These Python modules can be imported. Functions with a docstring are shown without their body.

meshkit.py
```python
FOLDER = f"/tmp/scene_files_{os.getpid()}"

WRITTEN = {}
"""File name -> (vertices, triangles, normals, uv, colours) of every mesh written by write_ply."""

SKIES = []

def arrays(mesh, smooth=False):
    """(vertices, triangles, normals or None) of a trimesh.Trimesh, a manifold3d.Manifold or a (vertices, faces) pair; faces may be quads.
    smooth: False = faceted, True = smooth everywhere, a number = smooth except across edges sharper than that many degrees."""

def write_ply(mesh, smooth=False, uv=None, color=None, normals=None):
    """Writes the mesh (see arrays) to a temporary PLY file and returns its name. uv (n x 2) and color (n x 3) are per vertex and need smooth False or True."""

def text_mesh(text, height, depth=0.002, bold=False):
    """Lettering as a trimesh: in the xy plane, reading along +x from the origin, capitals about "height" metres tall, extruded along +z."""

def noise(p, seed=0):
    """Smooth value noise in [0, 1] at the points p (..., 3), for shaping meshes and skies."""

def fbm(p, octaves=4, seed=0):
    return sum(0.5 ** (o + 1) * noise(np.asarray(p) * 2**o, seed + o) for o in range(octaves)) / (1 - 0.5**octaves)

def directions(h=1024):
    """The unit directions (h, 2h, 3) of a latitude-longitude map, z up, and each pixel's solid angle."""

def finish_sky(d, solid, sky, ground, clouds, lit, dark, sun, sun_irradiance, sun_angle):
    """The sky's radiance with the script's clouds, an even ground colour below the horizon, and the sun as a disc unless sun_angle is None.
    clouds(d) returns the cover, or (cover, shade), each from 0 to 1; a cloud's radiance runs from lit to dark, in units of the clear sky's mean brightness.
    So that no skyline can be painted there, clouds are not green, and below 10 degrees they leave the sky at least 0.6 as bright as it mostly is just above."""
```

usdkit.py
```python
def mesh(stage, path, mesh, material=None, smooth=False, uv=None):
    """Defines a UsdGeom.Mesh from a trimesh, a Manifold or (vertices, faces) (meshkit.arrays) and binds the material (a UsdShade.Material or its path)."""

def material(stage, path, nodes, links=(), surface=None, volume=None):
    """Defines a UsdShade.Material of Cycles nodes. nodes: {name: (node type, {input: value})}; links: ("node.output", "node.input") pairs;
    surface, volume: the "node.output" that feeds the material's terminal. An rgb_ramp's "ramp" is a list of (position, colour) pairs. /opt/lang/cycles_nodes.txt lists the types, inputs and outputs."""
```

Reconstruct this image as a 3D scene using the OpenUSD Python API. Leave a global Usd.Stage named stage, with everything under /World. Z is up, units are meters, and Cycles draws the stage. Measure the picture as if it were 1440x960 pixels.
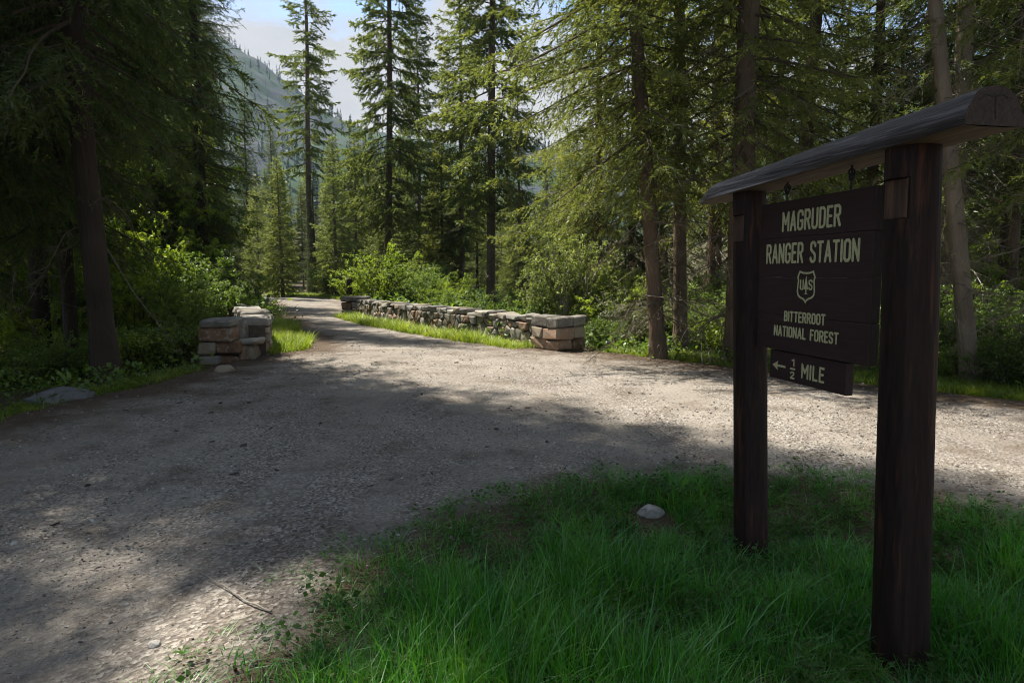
import math, numpy as np, trimesh, usdkit, meshkit, shapely
from shapely.geometry import Polygon, LineString, Point
from shapely.ops import unary_union
from scipy.spatial import ConvexHull, Delaunay, Voronoi
from pxr import Usd, UsdGeom, UsdShade, UsdLux, Gf, Sdf, Vt

stage = Usd.Stage.CreateInMemory()
UsdGeom.SetStageUpAxis(stage, 'Z'); UsdGeom.SetStageMetersPerUnit(stage, 1.0)
UsdGeom.Xform.Define(stage, '/World'); UsdGeom.Scope.Define(stage, '/World/Looks')
PI = math.pi

# ------------------------------------------------------------------ camera, sky, sun, exposure
CAM_H, PITCH, FPX = 1.6, math.atan(95 / 960), 960.0
EXPOSURE = 1.25
SUN_EL, SUN_AZ = math.radians(60), np.array([-0.79, 0.61])
SUN_INT, SKY_STR = 1.25, 0.10
cam = UsdGeom.Camera.Define(stage, '/World/camera')
cam.CreateHorizontalApertureAttr(36.0); cam.CreateVerticalApertureAttr(24.0)
cam.CreateFocalLengthAttr(36.0 * FPX / 1440); cam.CreateClippingRangeAttr((0.05, 20000.0))
cam.CreateExposureAttr(EXPOSURE)
cth, sth = math.cos(PITCH), math.sin(PITCH)
CR, CU, CF = np.array([1., 0, 0]), np.array([0, sth, cth]), np.array([0, cth, -sth])
M = np.eye(4); M[0, :3], M[1, :3], M[2, :3], M[3, :3] = CR, CU, -CF, (0, 0, CAM_H)
UsdGeom.Xformable(cam).AddTransformOp().Set(Gf.Matrix4d(*M.ravel().tolist()))

sdir = np.array([SUN_AZ[0] * math.cos(SUN_EL), SUN_AZ[1] * math.cos(SUN_EL), math.sin(SUN_EL)])
sdir[:2] *= math.cos(SUN_EL) / np.linalg.norm(sdir[:2])
sun = UsdLux.DistantLight.Define(stage, '/World/sun')
sun.CreateNormalizeAttr(True); sun.CreateIntensityAttr(SUN_INT); sun.CreateAngleAttr(0.53); sun.CreateColorAttr(Gf.Vec3f(1.0, 0.93, 0.82))
zx = np.cross([0, 0, 1.0], sdir); zx /= np.linalg.norm(zx); zy = np.cross(sdir, zx)
M = np.eye(4); M[0, :3], M[1, :3], M[2, :3] = zx, zy, sdir
UsdGeom.Xformable(sun).AddTransformOp().Set(Gf.Matrix4d(*M.ravel().tolist()))
sky = UsdLux.DomeLight.Define(stage, '/World/sky')
skym = usdkit.material(stage, '/World/Looks/sky_look', {
    'tc': ('texture_coordinate', {}),
    'sk': ('sky_texture', {'sky_type': 'single_scattering', 'sun_disc': False, 'sun_elevation': SUN_EL, 'sun_rotation': math.atan2(sdir[0], sdir[1]), 'altitude': 900.0}),
    'mp': ('mapping', {'scale': (1.0, 1.0, 2.2), 'location': (3.1, 0.4, 0.2)}),
    'n1': ('noise_texture', {'scale': 2.6, 'detail': 6.0, 'roughness': 0.55, 'distortion': 0.3}),
    'r1': ('rgb_ramp', {'ramp': [(0.0, (0, 0, 0)), (0.47, (0, 0, 0)), (0.56, (1, 1, 1)), (1.0, (1, 1, 1))]}),
    'bw': ('rgb_to_bw', {}),
    'n2': ('noise_texture', {'scale': 6.0, 'detail': 4.0}),
    'r2': ('rgb_ramp', {'ramp': [(0.25, (2.5, 2.55, 2.65)), (0.75, (3.2, 3.2, 3.2))]}),
    'mx': ('mix', {}), 'bg': ('background_shader', {'strength': SKY_STR})},
    [('tc.generated', 'mp.vector'), ('mp.vector', 'n1.vector'), ('n1.fac', 'r1.fac'), ('mp.vector', 'n2.vector'), ('n2.fac', 'r2.fac'),
     ('r1.color', 'bw.color'), ('bw.val', 'mx.fac'), ('sk.color', 'mx.color1'), ('r2.color', 'mx.color2'), ('mx.color', 'bg.color')], surface='bg.background')
UsdShade.MaterialBindingAPI.Apply(sky.GetPrim()).Bind(skym)
sky.GetPrim().SetCustomDataByKey('kind', 'structure')

def ray(px, py):
    return CF + (px - 720) / FPX * CR - (py - 480) / FPX * CU
def ground_at(px, py, z=0.0):
    d = ray(px, py); t = (z - CAM_H) / d[2]
    return np.array([0, 0, CAM_H]) + d * t
def x_at(px, y, z=0.0):
    return (px - 720) / FPX * (y * cth - (z - CAM_H) * sth)
def z_at(py, y):
    d = ray(720, py); return CAM_H + d[2] / d[1] * y

# ------------------------------------------------------------------ helpers
used = set()
def numbered(parent, name):
    p, k = f'{parent}/{name}', 1
    while p in used:
        p = f'{parent}/{name}_{k:03d}'; k += 1
    used.add(p); return p
def tag(prim, label=None, cat=None, group=None, kind=None):
    for k, v in (('label', label), ('category', cat), ('group', group), ('kind', kind)):
        if v: prim.SetCustomDataByKey(k, v)
    return prim
def obj(name, mesh, mat, parent=None, smooth=False, uv=None):
    path = numbered(str(parent.GetPath()) if parent else '/World', name)
    return usdkit.mesh(stage, path, mesh, mat, smooth=smooth, uv=uv).GetPrim()
def matrix_of(loc, yaw=0, lean=(0, 0), scale=1.0):
    """lean: (degrees towards +x, degrees towards +y)"""
    s = np.broadcast_to(scale, 3)
    R = trimesh.transformations.euler_matrix(math.radians(-lean[1]), math.radians(lean[0]), 0) @ trimesh.transformations.rotation_matrix(yaw, [0, 0, 1])
    A = R @ np.diag([*s, 1.0]); A[:3, 3] = loc
    return Gf.Matrix4d(*A.T.ravel().tolist())
def thing(name, label, cat, loc=(0, 0, 0), yaw=0, group=None, lean=(0, 0), scale=1.0):
    x = UsdGeom.Xform.Define(stage, numbered('/World', name))
    x.AddTransformOp().Set(matrix_of(loc, yaw, lean, scale))
    return tag(x.GetPrim(), label, cat, group)
first = {}
def place(key, name, label, cat, loc, yaw=0, group=None, lean=(0, 0), scale=1.0):
    """the first call builds the parts, later ones reference it"""
    o = thing(name, label, cat, loc, yaw, group, lean, scale)
    if key not in first:
        BUILD[key](o); first[key] = o
    else:
        o.GetReferences().AddInternalReference(first[key].GetPath()); o.SetInstanceable(True)
        if not group and 'group' in first[key].GetCustomData(): o.SetCustomDataByKey('group', '')
    return o
def scatter(name, protos, which, pos, quat, scale, label=None, cat=None, mat=None):
    """many uncountable pieces as one mesh; each piece has its own tone"""
    which = np.asarray(which); pos = np.asarray(pos, float); scale = np.asarray(scale, float); quat = np.asarray(quat, float); Vs, Fs, Ts, off = [], [], [], 0
    tone = np.random.default_rng(len(pos)).random(len(pos))
    for k, m in enumerate(protos):
        i = np.nonzero(which == k)[0]
        if not len(i): continue
        v, f = (np.asarray(m[0], float), np.asarray(m[1]))
        w, q = quat[i, :1], quat[i, 1:]; x = v[None] * scale[i, None, :]
        c = 2 * np.cross(q[:, None], x); x = x + w[:, None] * c + np.cross(q[:, None], c) + pos[i, None]
        Vs.append(x.reshape(-1, 3)); Fs.append((f[None] + (np.arange(len(i)) * len(v))[:, None, None] + off).reshape(-1, 3)); Ts.append(np.repeat(tone[i], len(v))); off += len(i) * len(v)
    o = usdkit.mesh(stage, numbered('/World', name), (np.vstack(Vs), np.vstack(Fs)), mat)
    UsdGeom.PrimvarsAPI(o).CreatePrimvar('tone', Sdf.ValueTypeNames.FloatArray, 'vertex').Set(Vt.FloatArray.FromNumpy(np.concatenate(Ts).astype(np.float32)))
    return tag(o.GetPrim(), label, cat, None, 'stuff')
def yaw_quat(rng, n, tilt=0.0):
    a = rng.uniform(0, 2 * PI, n); t = rng.normal(0, tilt, (n, 2)) if tilt else np.zeros((n, 2))
    q = np.stack([np.cos(a / 2), t[:, 0] / 2, t[:, 1] / 2, np.sin(a / 2)], 1)
    return q / np.linalg.norm(q, axis=1, keepdims=True)
def any_quat(rng, n):
    q = rng.normal(size=(n, 4)); return q / np.linalg.norm(q, axis=1, keepdims=True)
def cat_mesh(ms):
    ms = [(np.asarray(m.vertices), np.asarray(m.faces)) if hasattr(m, 'faces') else m for m in ms]
    off = np.cumsum([0] + [len(v) for v, f in ms[:-1]])
    return np.vstack([v for v, f in ms]), np.vstack([np.asarray(f) + o for (v, f), o in zip(ms, off)])
def tubes(P, R, sides=3, cap=False):
    """N polylines of k points as tubes. P (N,k,3), R (N,k)"""
    P, R = np.asarray(P, float), np.asarray(R, float); N, k = P.shape[:2]
    T = np.gradient(P, axis=1); T /= np.linalg.norm(T, axis=2, keepdims=True) + 1e-9
    ref = np.where(np.abs(T[..., 2:]) < 0.9, [0, 0, 1.0], [1.0, 0, 0])
    A = np.cross(T, ref); A /= np.linalg.norm(A, axis=2, keepdims=True) + 1e-9; B = np.cross(T, A)
    ang = np.arange(sides) * 2 * PI / sides
    V = P[:, :, None] + R[:, :, None, None] * (np.cos(ang)[:, None] * A[:, :, None] + np.sin(ang)[:, None] * B[:, :, None])
    n, i, j = np.meshgrid(np.arange(N), np.arange(k - 1), np.arange(sides), indexing='ij'); b = n * k * sides
    q = np.stack([b + i * sides + j, b + i * sides + (j + 1) % sides, b + (i + 1) * sides + (j + 1) % sides, b + (i + 1) * sides + j], -1).reshape(-1, 4)
    q = q[:, ::-1]
    return V.reshape(-1, 3), np.vstack([q[:, [0, 1, 2]], q[:, [0, 2, 3]]])
def blades(B, D, L, W, rng, bend=0.0):
    """one slim triangle per row: base B, unit direction D, length L, width W"""
    n = len(B); r = rng.normal(size=(n, 3)); S = np.cross(D, r); S /= np.linalg.norm(S, axis=1, keepdims=True) + 1e-9
    V = np.stack([B - S * W[:, None] / 2, B + S * W[:, None] / 2, B + D * L[:, None]], 1)
    return V.reshape(-1, 3), np.arange(3 * n).reshape(-1, 3)
def unit(v): return v / (np.linalg.norm(v, axis=-1, keepdims=True) + 1e-9)
def smooth01(t): t = np.clip(t, 0, 1); return t * t * (3 - 2 * t)
def extrude(poly, depth):
    ms = [trimesh.creation.extrude_polygon(g, depth, engine='earcut') for g in getattr(poly, 'geoms', [poly])]
    return cat_mesh(ms)

# ------------------------------------------------------------------ materials
def mat(name, nodes, links, surface): return usdkit.material(stage, f'/World/Looks/{name}', nodes, links, surface)
def leaf_look(name, c1, c2, c3, transl=0.35, rough=0.55, nscale=0.7, spec=0.35, tone=False):
    """tones by place and by copy; a share of light passes through"""
    return mat(name, {
        'g': ('geometry', {}), 'oi': ('attribute', {'attribute': 'tone'}) if tone else ('object_info', {}), 'n': ('noise_texture', {'scale': nscale * 2.2, 'detail': 1.0, 'roughness': 0.7}),
        'a': ('math', {'math_type': 'multiply_add', 'value2': 0.8}), 'b': ('math', {'math_type': 'multiply_add', 'value2': 0.25, 'value3': -0.02}),
        'r': ('rgb_ramp', {'ramp': [(0.25, c1), (0.5, c2), (0.78, c3)]}),
        'p': ('diffuse_bsdf', {}), 't': ('translucent_bsdf', {}), 's': ('glossy_bsdf', {'roughness': 0.45, 'color': (0.9, 0.95, 1.0)}),
        'ht': ('mix', {'mix_type': 'multiply', 'fac': 1.0, 'color2': (2.0, 1.9, 1.1)}), 'm': ('mix_closure', {'fac': transl}), 'ms': ('mix_closure', {'fac': 0.035 * spec / 0.35})},
        [('g.position', 'n.vector'), (('oi.fac' if tone else 'oi.random'), 'b.value1'), ('n.fac', 'a.value1'), ('b.value', 'a.value3'), ('a.value', 'r.fac'),
         ('r.color', 'p.color'), ('r.color', 'ht.color1'), ('ht.color', 't.color'), ('p.BSDF', 'm.closure1'), ('t.BSDF', 'm.closure2'), ('m.closure', 'ms.closure1'), ('s.BSDF', 'ms.closure2')], 'ms.closure')
def bark_look(name, c1, c2, scale=6.0, bump=0.6, rough=0.9):
    return mat(name, {
        'tc': ('texture_coordinate', {}), 'mp': ('mapping', {'scale': (1.0, 1.0, 0.18)}), 'v': ('voronoi_texture', {'scale': scale * 3.2, 'feature': 'f1', 'detail': 2.0}),
        'n': ('noise_texture', {'scale': scale * 4, 'detail': 6.0, 'roughness': 0.65}), 'n2': ('noise_texture', {'scale': 1.3, 'detail': 3.0}),
        'mx': ('math', {'math_type': 'multiply_add', 'value2': 0.6}), 'r': ('rgb_ramp', {'ramp': [(0.3, c1), (0.75, c2)]}),
        'r2': ('rgb_ramp', {'ramp': [(0.3, (0.65, 0.62, 0.6)), (0.7, (1.25, 1.2, 1.15))]}), 'cm': ('mix', {'mix_type': 'multiply', 'fac': 1.0}),
        'b': ('bump', {'strength': bump, 'distance': 0.03}), 'p': ('principled_bsdf', {'roughness': rough, 'specular_ior_level': 0.2})},
        [('tc.object', 'mp.vector'), ('mp.vector', 'v.vector'), ('mp.vector', 'n.vector'), ('tc.object', 'n2.vector'), ('n.fac', 'mx.value1'), ('v.distance', 'mx.value3'), ('mx.value', 'r.fac'),
         ('n2.fac', 'r2.fac'), ('r.color', 'cm.color1'), ('r2.color', 'cm.color2'), ('cm.color', 'p.base_color'), ('mx.value', 'b.height'), ('b.normal', 'p.normal')], 'p.BSDF')
NEEDLE = leaf_look('needle_dark', (0.028, 0.044, 0.013), (0.064, 0.096, 0.025), (0.12, 0.15, 0.038), 0.45)
NEEDLE_FIR = leaf_look('needle_fir', (0.040, 0.058, 0.018), (0.090, 0.125, 0.034), (0.165, 0.19, 0.055), 0.50)
NEEDLE_LIT = leaf_look('needle_young', (0.080, 0.108, 0.030), (0.15, 0.19, 0.052), (0.22, 0.25, 0.08), 0.42)
NEEDLE_MIX = leaf_look('needle_olive', (0.056, 0.075, 0.018), (0.13, 0.162, 0.040), (0.225, 0.245, 0.07), 0.48)
DEADTWIG = leaf_look('dead_twig', (0.075, 0.060, 0.042), (0.145, 0.12, 0.086), (0.23, 0.20, 0.15), 0.12)
LEAF_A = leaf_look('leaf_lime', (0.10, 0.155, 0.014), (0.17, 0.24, 0.022), (0.25, 0.32, 0.045), 0.5)
LEAF_B = leaf_look('leaf_green', (0.055, 0.098, 0.014), (0.10, 0.165, 0.024), (0.165, 0.225, 0.04), 0.46)
LEAF_C = leaf_look('leaf_pale', (0.09, 0.125, 0.034), (0.15, 0.195, 0.05), (0.23, 0.265, 0.08), 0.44)
GRASS = leaf_look('grass_green', (0.026, 0.125, 0.008), (0.052, 0.225, 0.014), (0.14, 0.32, 0.035), 0.36, nscale=1.2, spec=0.55, tone=True)
GRASS_SUN = leaf_look('grass_yellow', (0.09, 0.15, 0.02), (0.17, 0.235, 0.025), (0.27, 0.31, 0.06), 0.45, nscale=1.2, tone=True)
GRASS_DRY = leaf_look('grass_straw', (0.14, 0.12, 0.06), (0.22, 0.19, 0.10), (0.32, 0.28, 0.16), 0.2, nscale=1.2, tone=True)
HERB = leaf_look('herb_green', (0.045, 0.085, 0.012), (0.085, 0.145, 0.02), (0.15, 0.22, 0.032), 0.45, tone=True)
HERBDARK = leaf_look('weed_green', (0.02, 0.05, 0.01), (0.04, 0.09, 0.014), (0.07, 0.13, 0.025), 0.3, spec=0.15, tone=True)
LITTER = leaf_look('needle_litter_look', (0.06, 0.04, 0.026), (0.12, 0.085, 0.055), (0.22, 0.17, 0.12), 0.05, tone=True)
BARK = bark_look('bark_grey', (0.030, 0.023, 0.018), (0.125, 0.095, 0.070))
BARK_RED = bark_look('bark_brown', (0.030, 0.022, 0.016), (0.125, 0.094, 0.066), 5.0)
BARK_DARK = bark_look('bark_dark', (0.010, 0.008, 0.007), (0.045, 0.035, 0.027), 5.0)
BARK_PALE = bark_look('bark_pale', (0.055, 0.045, 0.034), (0.19, 0.16, 0.12), 6.0, 0.4)
TWIG = bark_look('twig_brown', (0.03, 0.024, 0.018), (0.09, 0.07, 0.05), 9.0, 0.2)
SNAGWOOD = bark_look('snag_grey', (0.10, 0.09, 0.08), (0.27, 0.25, 0.22), 9.0, 0.3)
STEMPALE = bark_look('stem_pale', (0.14, 0.13, 0.11), (0.33, 0.31, 0.27), 12.0, 0.1)

def gravel_look():
    return mat('gravel_look', {
        'g': ('geometry', {}), 'at': ('attribute', {'attribute': 'edge'}),
        'v': ('voronoi_texture', {'scale': 55.0, 'randomness': 1.0}), 'v2': ('voronoi_texture', {'scale': 22.0}), 'n': ('noise_texture', {'scale': 0.55, 'detail': 4.0, 'roughness': 0.6}),
        'mp': ('mapping', {'rotation': (0, 0, -0.57), 'scale': (1.3, 0.16, 1.0)}), 'tr': ('noise_texture', {'scale': 1.0, 'detail': 3.0, 'roughness': 0.55}),
        'nf': ('noise_texture', {'scale': 160.0, 'detail': 3.0, 'roughness': 0.7}),
        'rc': ('rgb_ramp', {'ramp': [(0.0, (0.045, 0.040, 0.036)), (0.3, (0.13, 0.117, 0.103)), (0.6, (0.23, 0.208, 0.182)), (1.0, (0.48, 0.455, 0.41))]}), 'bw': ('rgb_to_bw', {}), 'bw2': ('rgb_to_bw', {}),
        'rf': ('rgb_ramp', {'ramp': [(0.3, (0.18, 0.16, 0.137)), (0.7, (0.32, 0.295, 0.258))]}),
        'fine': ('rgb_ramp', {'ramp': [(0.40, (0.05, 0.05, 0.05)), (0.60, (0.85, 0.85, 0.85))]}), 'm1': ('mix', {}),
        'rb': ('rgb_ramp', {'ramp': [(0.3, (0.80, 0.78, 0.76)), (0.7, (1.12, 1.11, 1.09))]}), 'm2': ('mix', {'mix_type': 'multiply', 'fac': 1.0}),
        'nd': ('noise_texture', {'scale': 1.6, 'detail': 5.0, 'roughness': 0.65}), 'ed': ('math', {'math_type': 'add'}), 'er': ('rgb_ramp', {'ramp': [(0.50, (0, 0, 0)), (0.85, (1, 1, 1))]}),
        'duff': ('rgb_ramp', {'ramp': [(0.3, (0.045, 0.030, 0.020)), (0.7, (0.12, 0.085, 0.055))]}), 'm3': ('mix', {}),
        'hb': ('math', {'math_type': 'multiply_add', 'value2': 0.5}), 'b': ('bump', {'strength': 0.85, 'distance': 0.02}), 'p': ('principled_bsdf', {'roughness': 0.92, 'specular_ior_level': 0.25})},
        [('g.position', 'v.vector'), ('g.position', 'v2.vector'), ('g.position', 'n.vector'), ('g.position', 'nf.vector'), ('g.position', 'mp.vector'), ('mp.vector', 'tr.vector'), ('g.position', 'nd.vector'),
         ('v.color', 'bw.color'), ('bw.val', 'rc.fac'), ('nf.fac', 'rf.fac'), ('tr.fac', 'fine.fac'), ('fine.color', 'm1.fac'), ('rc.color', 'm1.color1'), ('rf.color', 'm1.color2'),
         ('n.fac', 'rb.fac'), ('m1.color', 'm2.color1'), ('rb.color', 'm2.color2'),
         ('at.fac', 'ed.value1'), ('nd.fac', 'ed.value2'), ('ed.value', 'er.fac'), ('nf.fac', 'duff.fac'), ('er.color', 'm3.fac'), ('m2.color', 'm3.color1'), ('duff.color', 'm3.color2'), ('m3.color', 'p.base_color'),
         ('v.distance', 'hb.value1'), ('v2.distance', 'hb.value3'), ('hb.value', 'b.height'), ('b.normal', 'p.normal')], 'p.BSDF')
def soil_look(name, c1, c2, c3, green=(0.05, 0.08, 0.02)):
    return mat(name, {
        'g': ('geometry', {}), 'n': ('noise_texture', {'scale': 2.2, 'detail': 6.0, 'roughness': 0.65}), 'nf': ('noise_texture', {'scale': 60.0, 'detail': 4.0, 'roughness': 0.7}),
        'r': ('rgb_ramp', {'ramp': [(0.3, c1), (0.5, c2), (0.75, c3)]}), 'gm': ('rgb_ramp', {'ramp': [(0.48, (0, 0, 0)), (0.62, (0.8, 0.8, 0.8))]}), 'm': ('mix', {'color2': green}),
        'b': ('bump', {'strength': 0.8, 'distance': 0.03}), 'p': ('principled_bsdf', {'roughness': 0.95, 'specular_ior_level': 0.15})},
        [('g.position', 'n.vector'), ('g.position', 'nf.vector'), ('nf.fac', 'r.fac'), ('n.fac', 'gm.fac'), ('gm.color', 'm.fac'), ('r.color', 'm.color1'), ('m.color', 'p.base_color'), ('nf.fac', 'b.height'), ('b.normal', 'p.normal')], 'p.BSDF')
GRAVEL = gravel_look()
FLOOR = soil_look('forest_soil', (0.035, 0.026, 0.018), (0.075, 0.055, 0.036), (0.13, 0.10, 0.065))
VERGE = soil_look('verge_soil', (0.030, 0.022, 0.014), (0.060, 0.045, 0.028), (0.12, 0.09, 0.055), (0.03, 0.055, 0.012))
def stone_look(name, c1, c2, c3, lichen=(0.30, 0.29, 0.24), amount=0.6):
    return mat(name, {
        'tc': ('geometry', {}), 'oi': ('object_info', {}), 'n': ('noise_texture', {'scale': 5.0, 'detail': 5.0, 'roughness': 0.6}), 'nf': ('noise_texture', {'scale': 45.0, 'detail': 5.0, 'roughness': 0.7}),
        'a': ('math', {'math_type': 'multiply_add', 'value2': 0.75}), 'k': ('math', {'math_type': 'multiply', 'value2': 0.6}), 'r': ('rgb_ramp', {'ramp': [(0.25, c1), (0.55, c2), (0.85, c3)]}),
        'nl': ('noise_texture', {'scale': 11.0, 'detail': 6.0, 'roughness': 0.7}), 'lr': ('rgb_ramp', {'ramp': [(0.52, (0, 0, 0)), (0.60, (amount,) * 3)]}), 'm': ('mix', {'color2': lichen}),
        'b': ('bump', {'strength': 0.7, 'distance': 0.015}), 'p': ('principled_bsdf', {'roughness': 0.9, 'specular_ior_level': 0.25})},
        [('tc.position', 'n.vector'), ('tc.position', 'nf.vector'), ('tc.position', 'nl.vector'), ('oi.random', 'k.value1'), ('n.fac', 'a.value1'), ('k.value', 'a.value3'), ('a.value', 'r.fac'), ('nl.fac', 'lr.fac'),
         ('lr.color', 'm.fac'), ('r.color', 'm.color1'), ('m.color', 'p.base_color'), ('nf.fac', 'b.height'), ('b.normal', 'p.normal')], 'p.BSDF')
STONES = [stone_look('stone_tan', (0.10, 0.077, 0.054), (0.19, 0.15, 0.108), (0.28, 0.235, 0.175)), stone_look('stone_grey', (0.075, 0.068, 0.06), (0.145, 0.134, 0.118), (0.24, 0.225, 0.195)),
          stone_look('stone_pale', (0.15, 0.13, 0.10), (0.25, 0.22, 0.175), (0.35, 0.32, 0.27)), stone_look('stone_rust', (0.10, 0.055, 0.034), (0.18, 0.105, 0.064), (0.27, 0.18, 0.12))]
CAPSTONE = stone_look('stone_cap', (0.075, 0.068, 0.058), (0.165, 0.152, 0.132), (0.27, 0.255, 0.225), (0.30, 0.30, 0.27), 0.6)
MORTAR = stone_look('mortar_look', (0.035, 0.027, 0.020), (0.065, 0.05, 0.037), (0.10, 0.08, 0.06), amount=0.1)
BOULDER = stone_look('boulder_look', (0.04, 0.042, 0.046), (0.08, 0.083, 0.088), (0.13, 0.133, 0.14), (0.16, 0.16, 0.15), 0.4)
ROUGHPALE = stone_look('rough_pale_rock', (0.16, 0.15, 0.135), (0.27, 0.255, 0.235), (0.38, 0.365, 0.34), (0.20, 0.18, 0.15), 0.5)
PALEROCK = stone_look('pale_rock', (0.28, 0.26, 0.24), (0.40, 0.38, 0.35), (0.5, 0.48, 0.45))
PEBBLE = mat('pebble_look', {'at': ('attribute', {'attribute': 'tone'}), 'r': ('rgb_ramp', {'ramp': [(0.0, (0.075, 0.07, 0.066)), (0.35, (0.15, 0.14, 0.125)), (0.6, (0.20, 0.175, 0.145)), (0.85, (0.29, 0.275, 0.25)), (1.0, (0.44, 0.43, 0.40))]}), 'p': ('principled_bsdf', {'roughness': 0.85, 'specular_ior_level': 0.25})},
             [('at.fac', 'r.fac'), ('r.color', 'p.base_color')], 'p.BSDF')
def wood_look(name, c1, c2, axis_scale, rough=0.6, bump=0.4, worn=None, wornpos=0.62, spec=0.4):
    return mat(name, {
        'tc': ('texture_coordinate', {}), 'mp': ('mapping', {'scale': axis_scale}), 'n': ('noise_texture', {'scale': 9.0, 'detail': 6.0, 'roughness': 0.62, 'distortion': 0.4}),
        'r': ('rgb_ramp', {'ramp': [(0.3, c1), (0.7, c2)]}), 'n2': ('noise_texture', {'scale': 3.5, 'detail': 5.0, 'roughness': 0.6}), 'wr': ('rgb_ramp', {'ramp': [(wornpos, (0, 0, 0)), (wornpos + 0.1, (1, 1, 1))]}),
        'm': ('mix', {'color2': worn or c2}), 'b': ('bump', {'strength': bump, 'distance': 0.008}), 'p': ('principled_bsdf', {'roughness': rough, 'specular_ior_level': spec})},
        [('tc.object', 'mp.vector'), ('mp.vector', 'n.vector'), ('n.fac', 'r.fac'), ('mp.vector', 'n2.vector'), ('n2.fac', 'wr.fac'), ('wr.color', 'm.fac'), ('r.color', 'm.color1'), ('m.color', 'p.base_color'), ('n.fac', 'b.height'), ('b.normal', 'p.normal')], 'p.BSDF')
POSTWOOD = wood_look('post_wood', (0.0085, 0.0048, 0.004), (0.030, 0.0145, 0.010), (6, 6, 0.5), 0.72, 0.7, (0.065, 0.026, 0.014), 0.58, 0.2)
NOTCHWOOD = wood_look('notch_wood', (0.030, 0.016, 0.011), (0.085, 0.043, 0.026), (6, 6, 0.5), 0.7, 0.4, (0.13, 0.06, 0.03), 0.58)
BEAMWOOD = wood_look('beam_wood', (0.012, 0.007, 0.006), (0.046, 0.031, 0.027), (0.30, 9, 9), 0.5, 1.0, (0.21, 0.175, 0.18), 0.55, 0.5)
CUTWOOD = wood_look('cut_wood', (0.020, 0.013, 0.010), (0.060, 0.038, 0.028), (5, 5, 5), 0.8, 0.6)
ENDWOOD = wood_look('plank_end_wood', (0.018, 0.010, 0.007), (0.046, 0.027, 0.018), (5, 12, 2), 0.8, 0.6)
BEAMUNDER = wood_look('underside_wood', (0.05, 0.032, 0.022), (0.15, 0.10, 0.07), (0.5, 6, 6), 0.8, 0.5)
BOARDPAINT = wood_look('board_paint', (0.025, 0.0100, 0.0100), (0.040, 0.0175, 0.0165), (0.6, 8, 8), 0.6, 0.25, (0.050, 0.027, 0.024), 0.66)
CREAM = wood_look('cream_paint', (0.42, 0.385, 0.20), (0.60, 0.56, 0.32), (6, 8, 8), 0.6, 0.1)
IRON = mat('iron_look', {'p': ('principled_bsdf', {'base_color': (0.03, 0.026, 0.024), 'metallic': 0.6, 'roughness': 0.6})}, [], 'p.BSDF')
WATER = mat('creek_water', {'g': ('geometry', {}), 'n': ('noise_texture', {'scale': 5.0, 'detail': 3.0}), 'b': ('bump', {'strength': 0.3, 'distance': 0.05}), 'p': ('principled_bsdf', {'base_color': (0.02, 0.026, 0.018), 'roughness': 0.08})},
            [('g.position', 'n.vector'), ('n.fac', 'b.height'), ('b.normal', 'p.normal')], 'p.BSDF')
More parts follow.
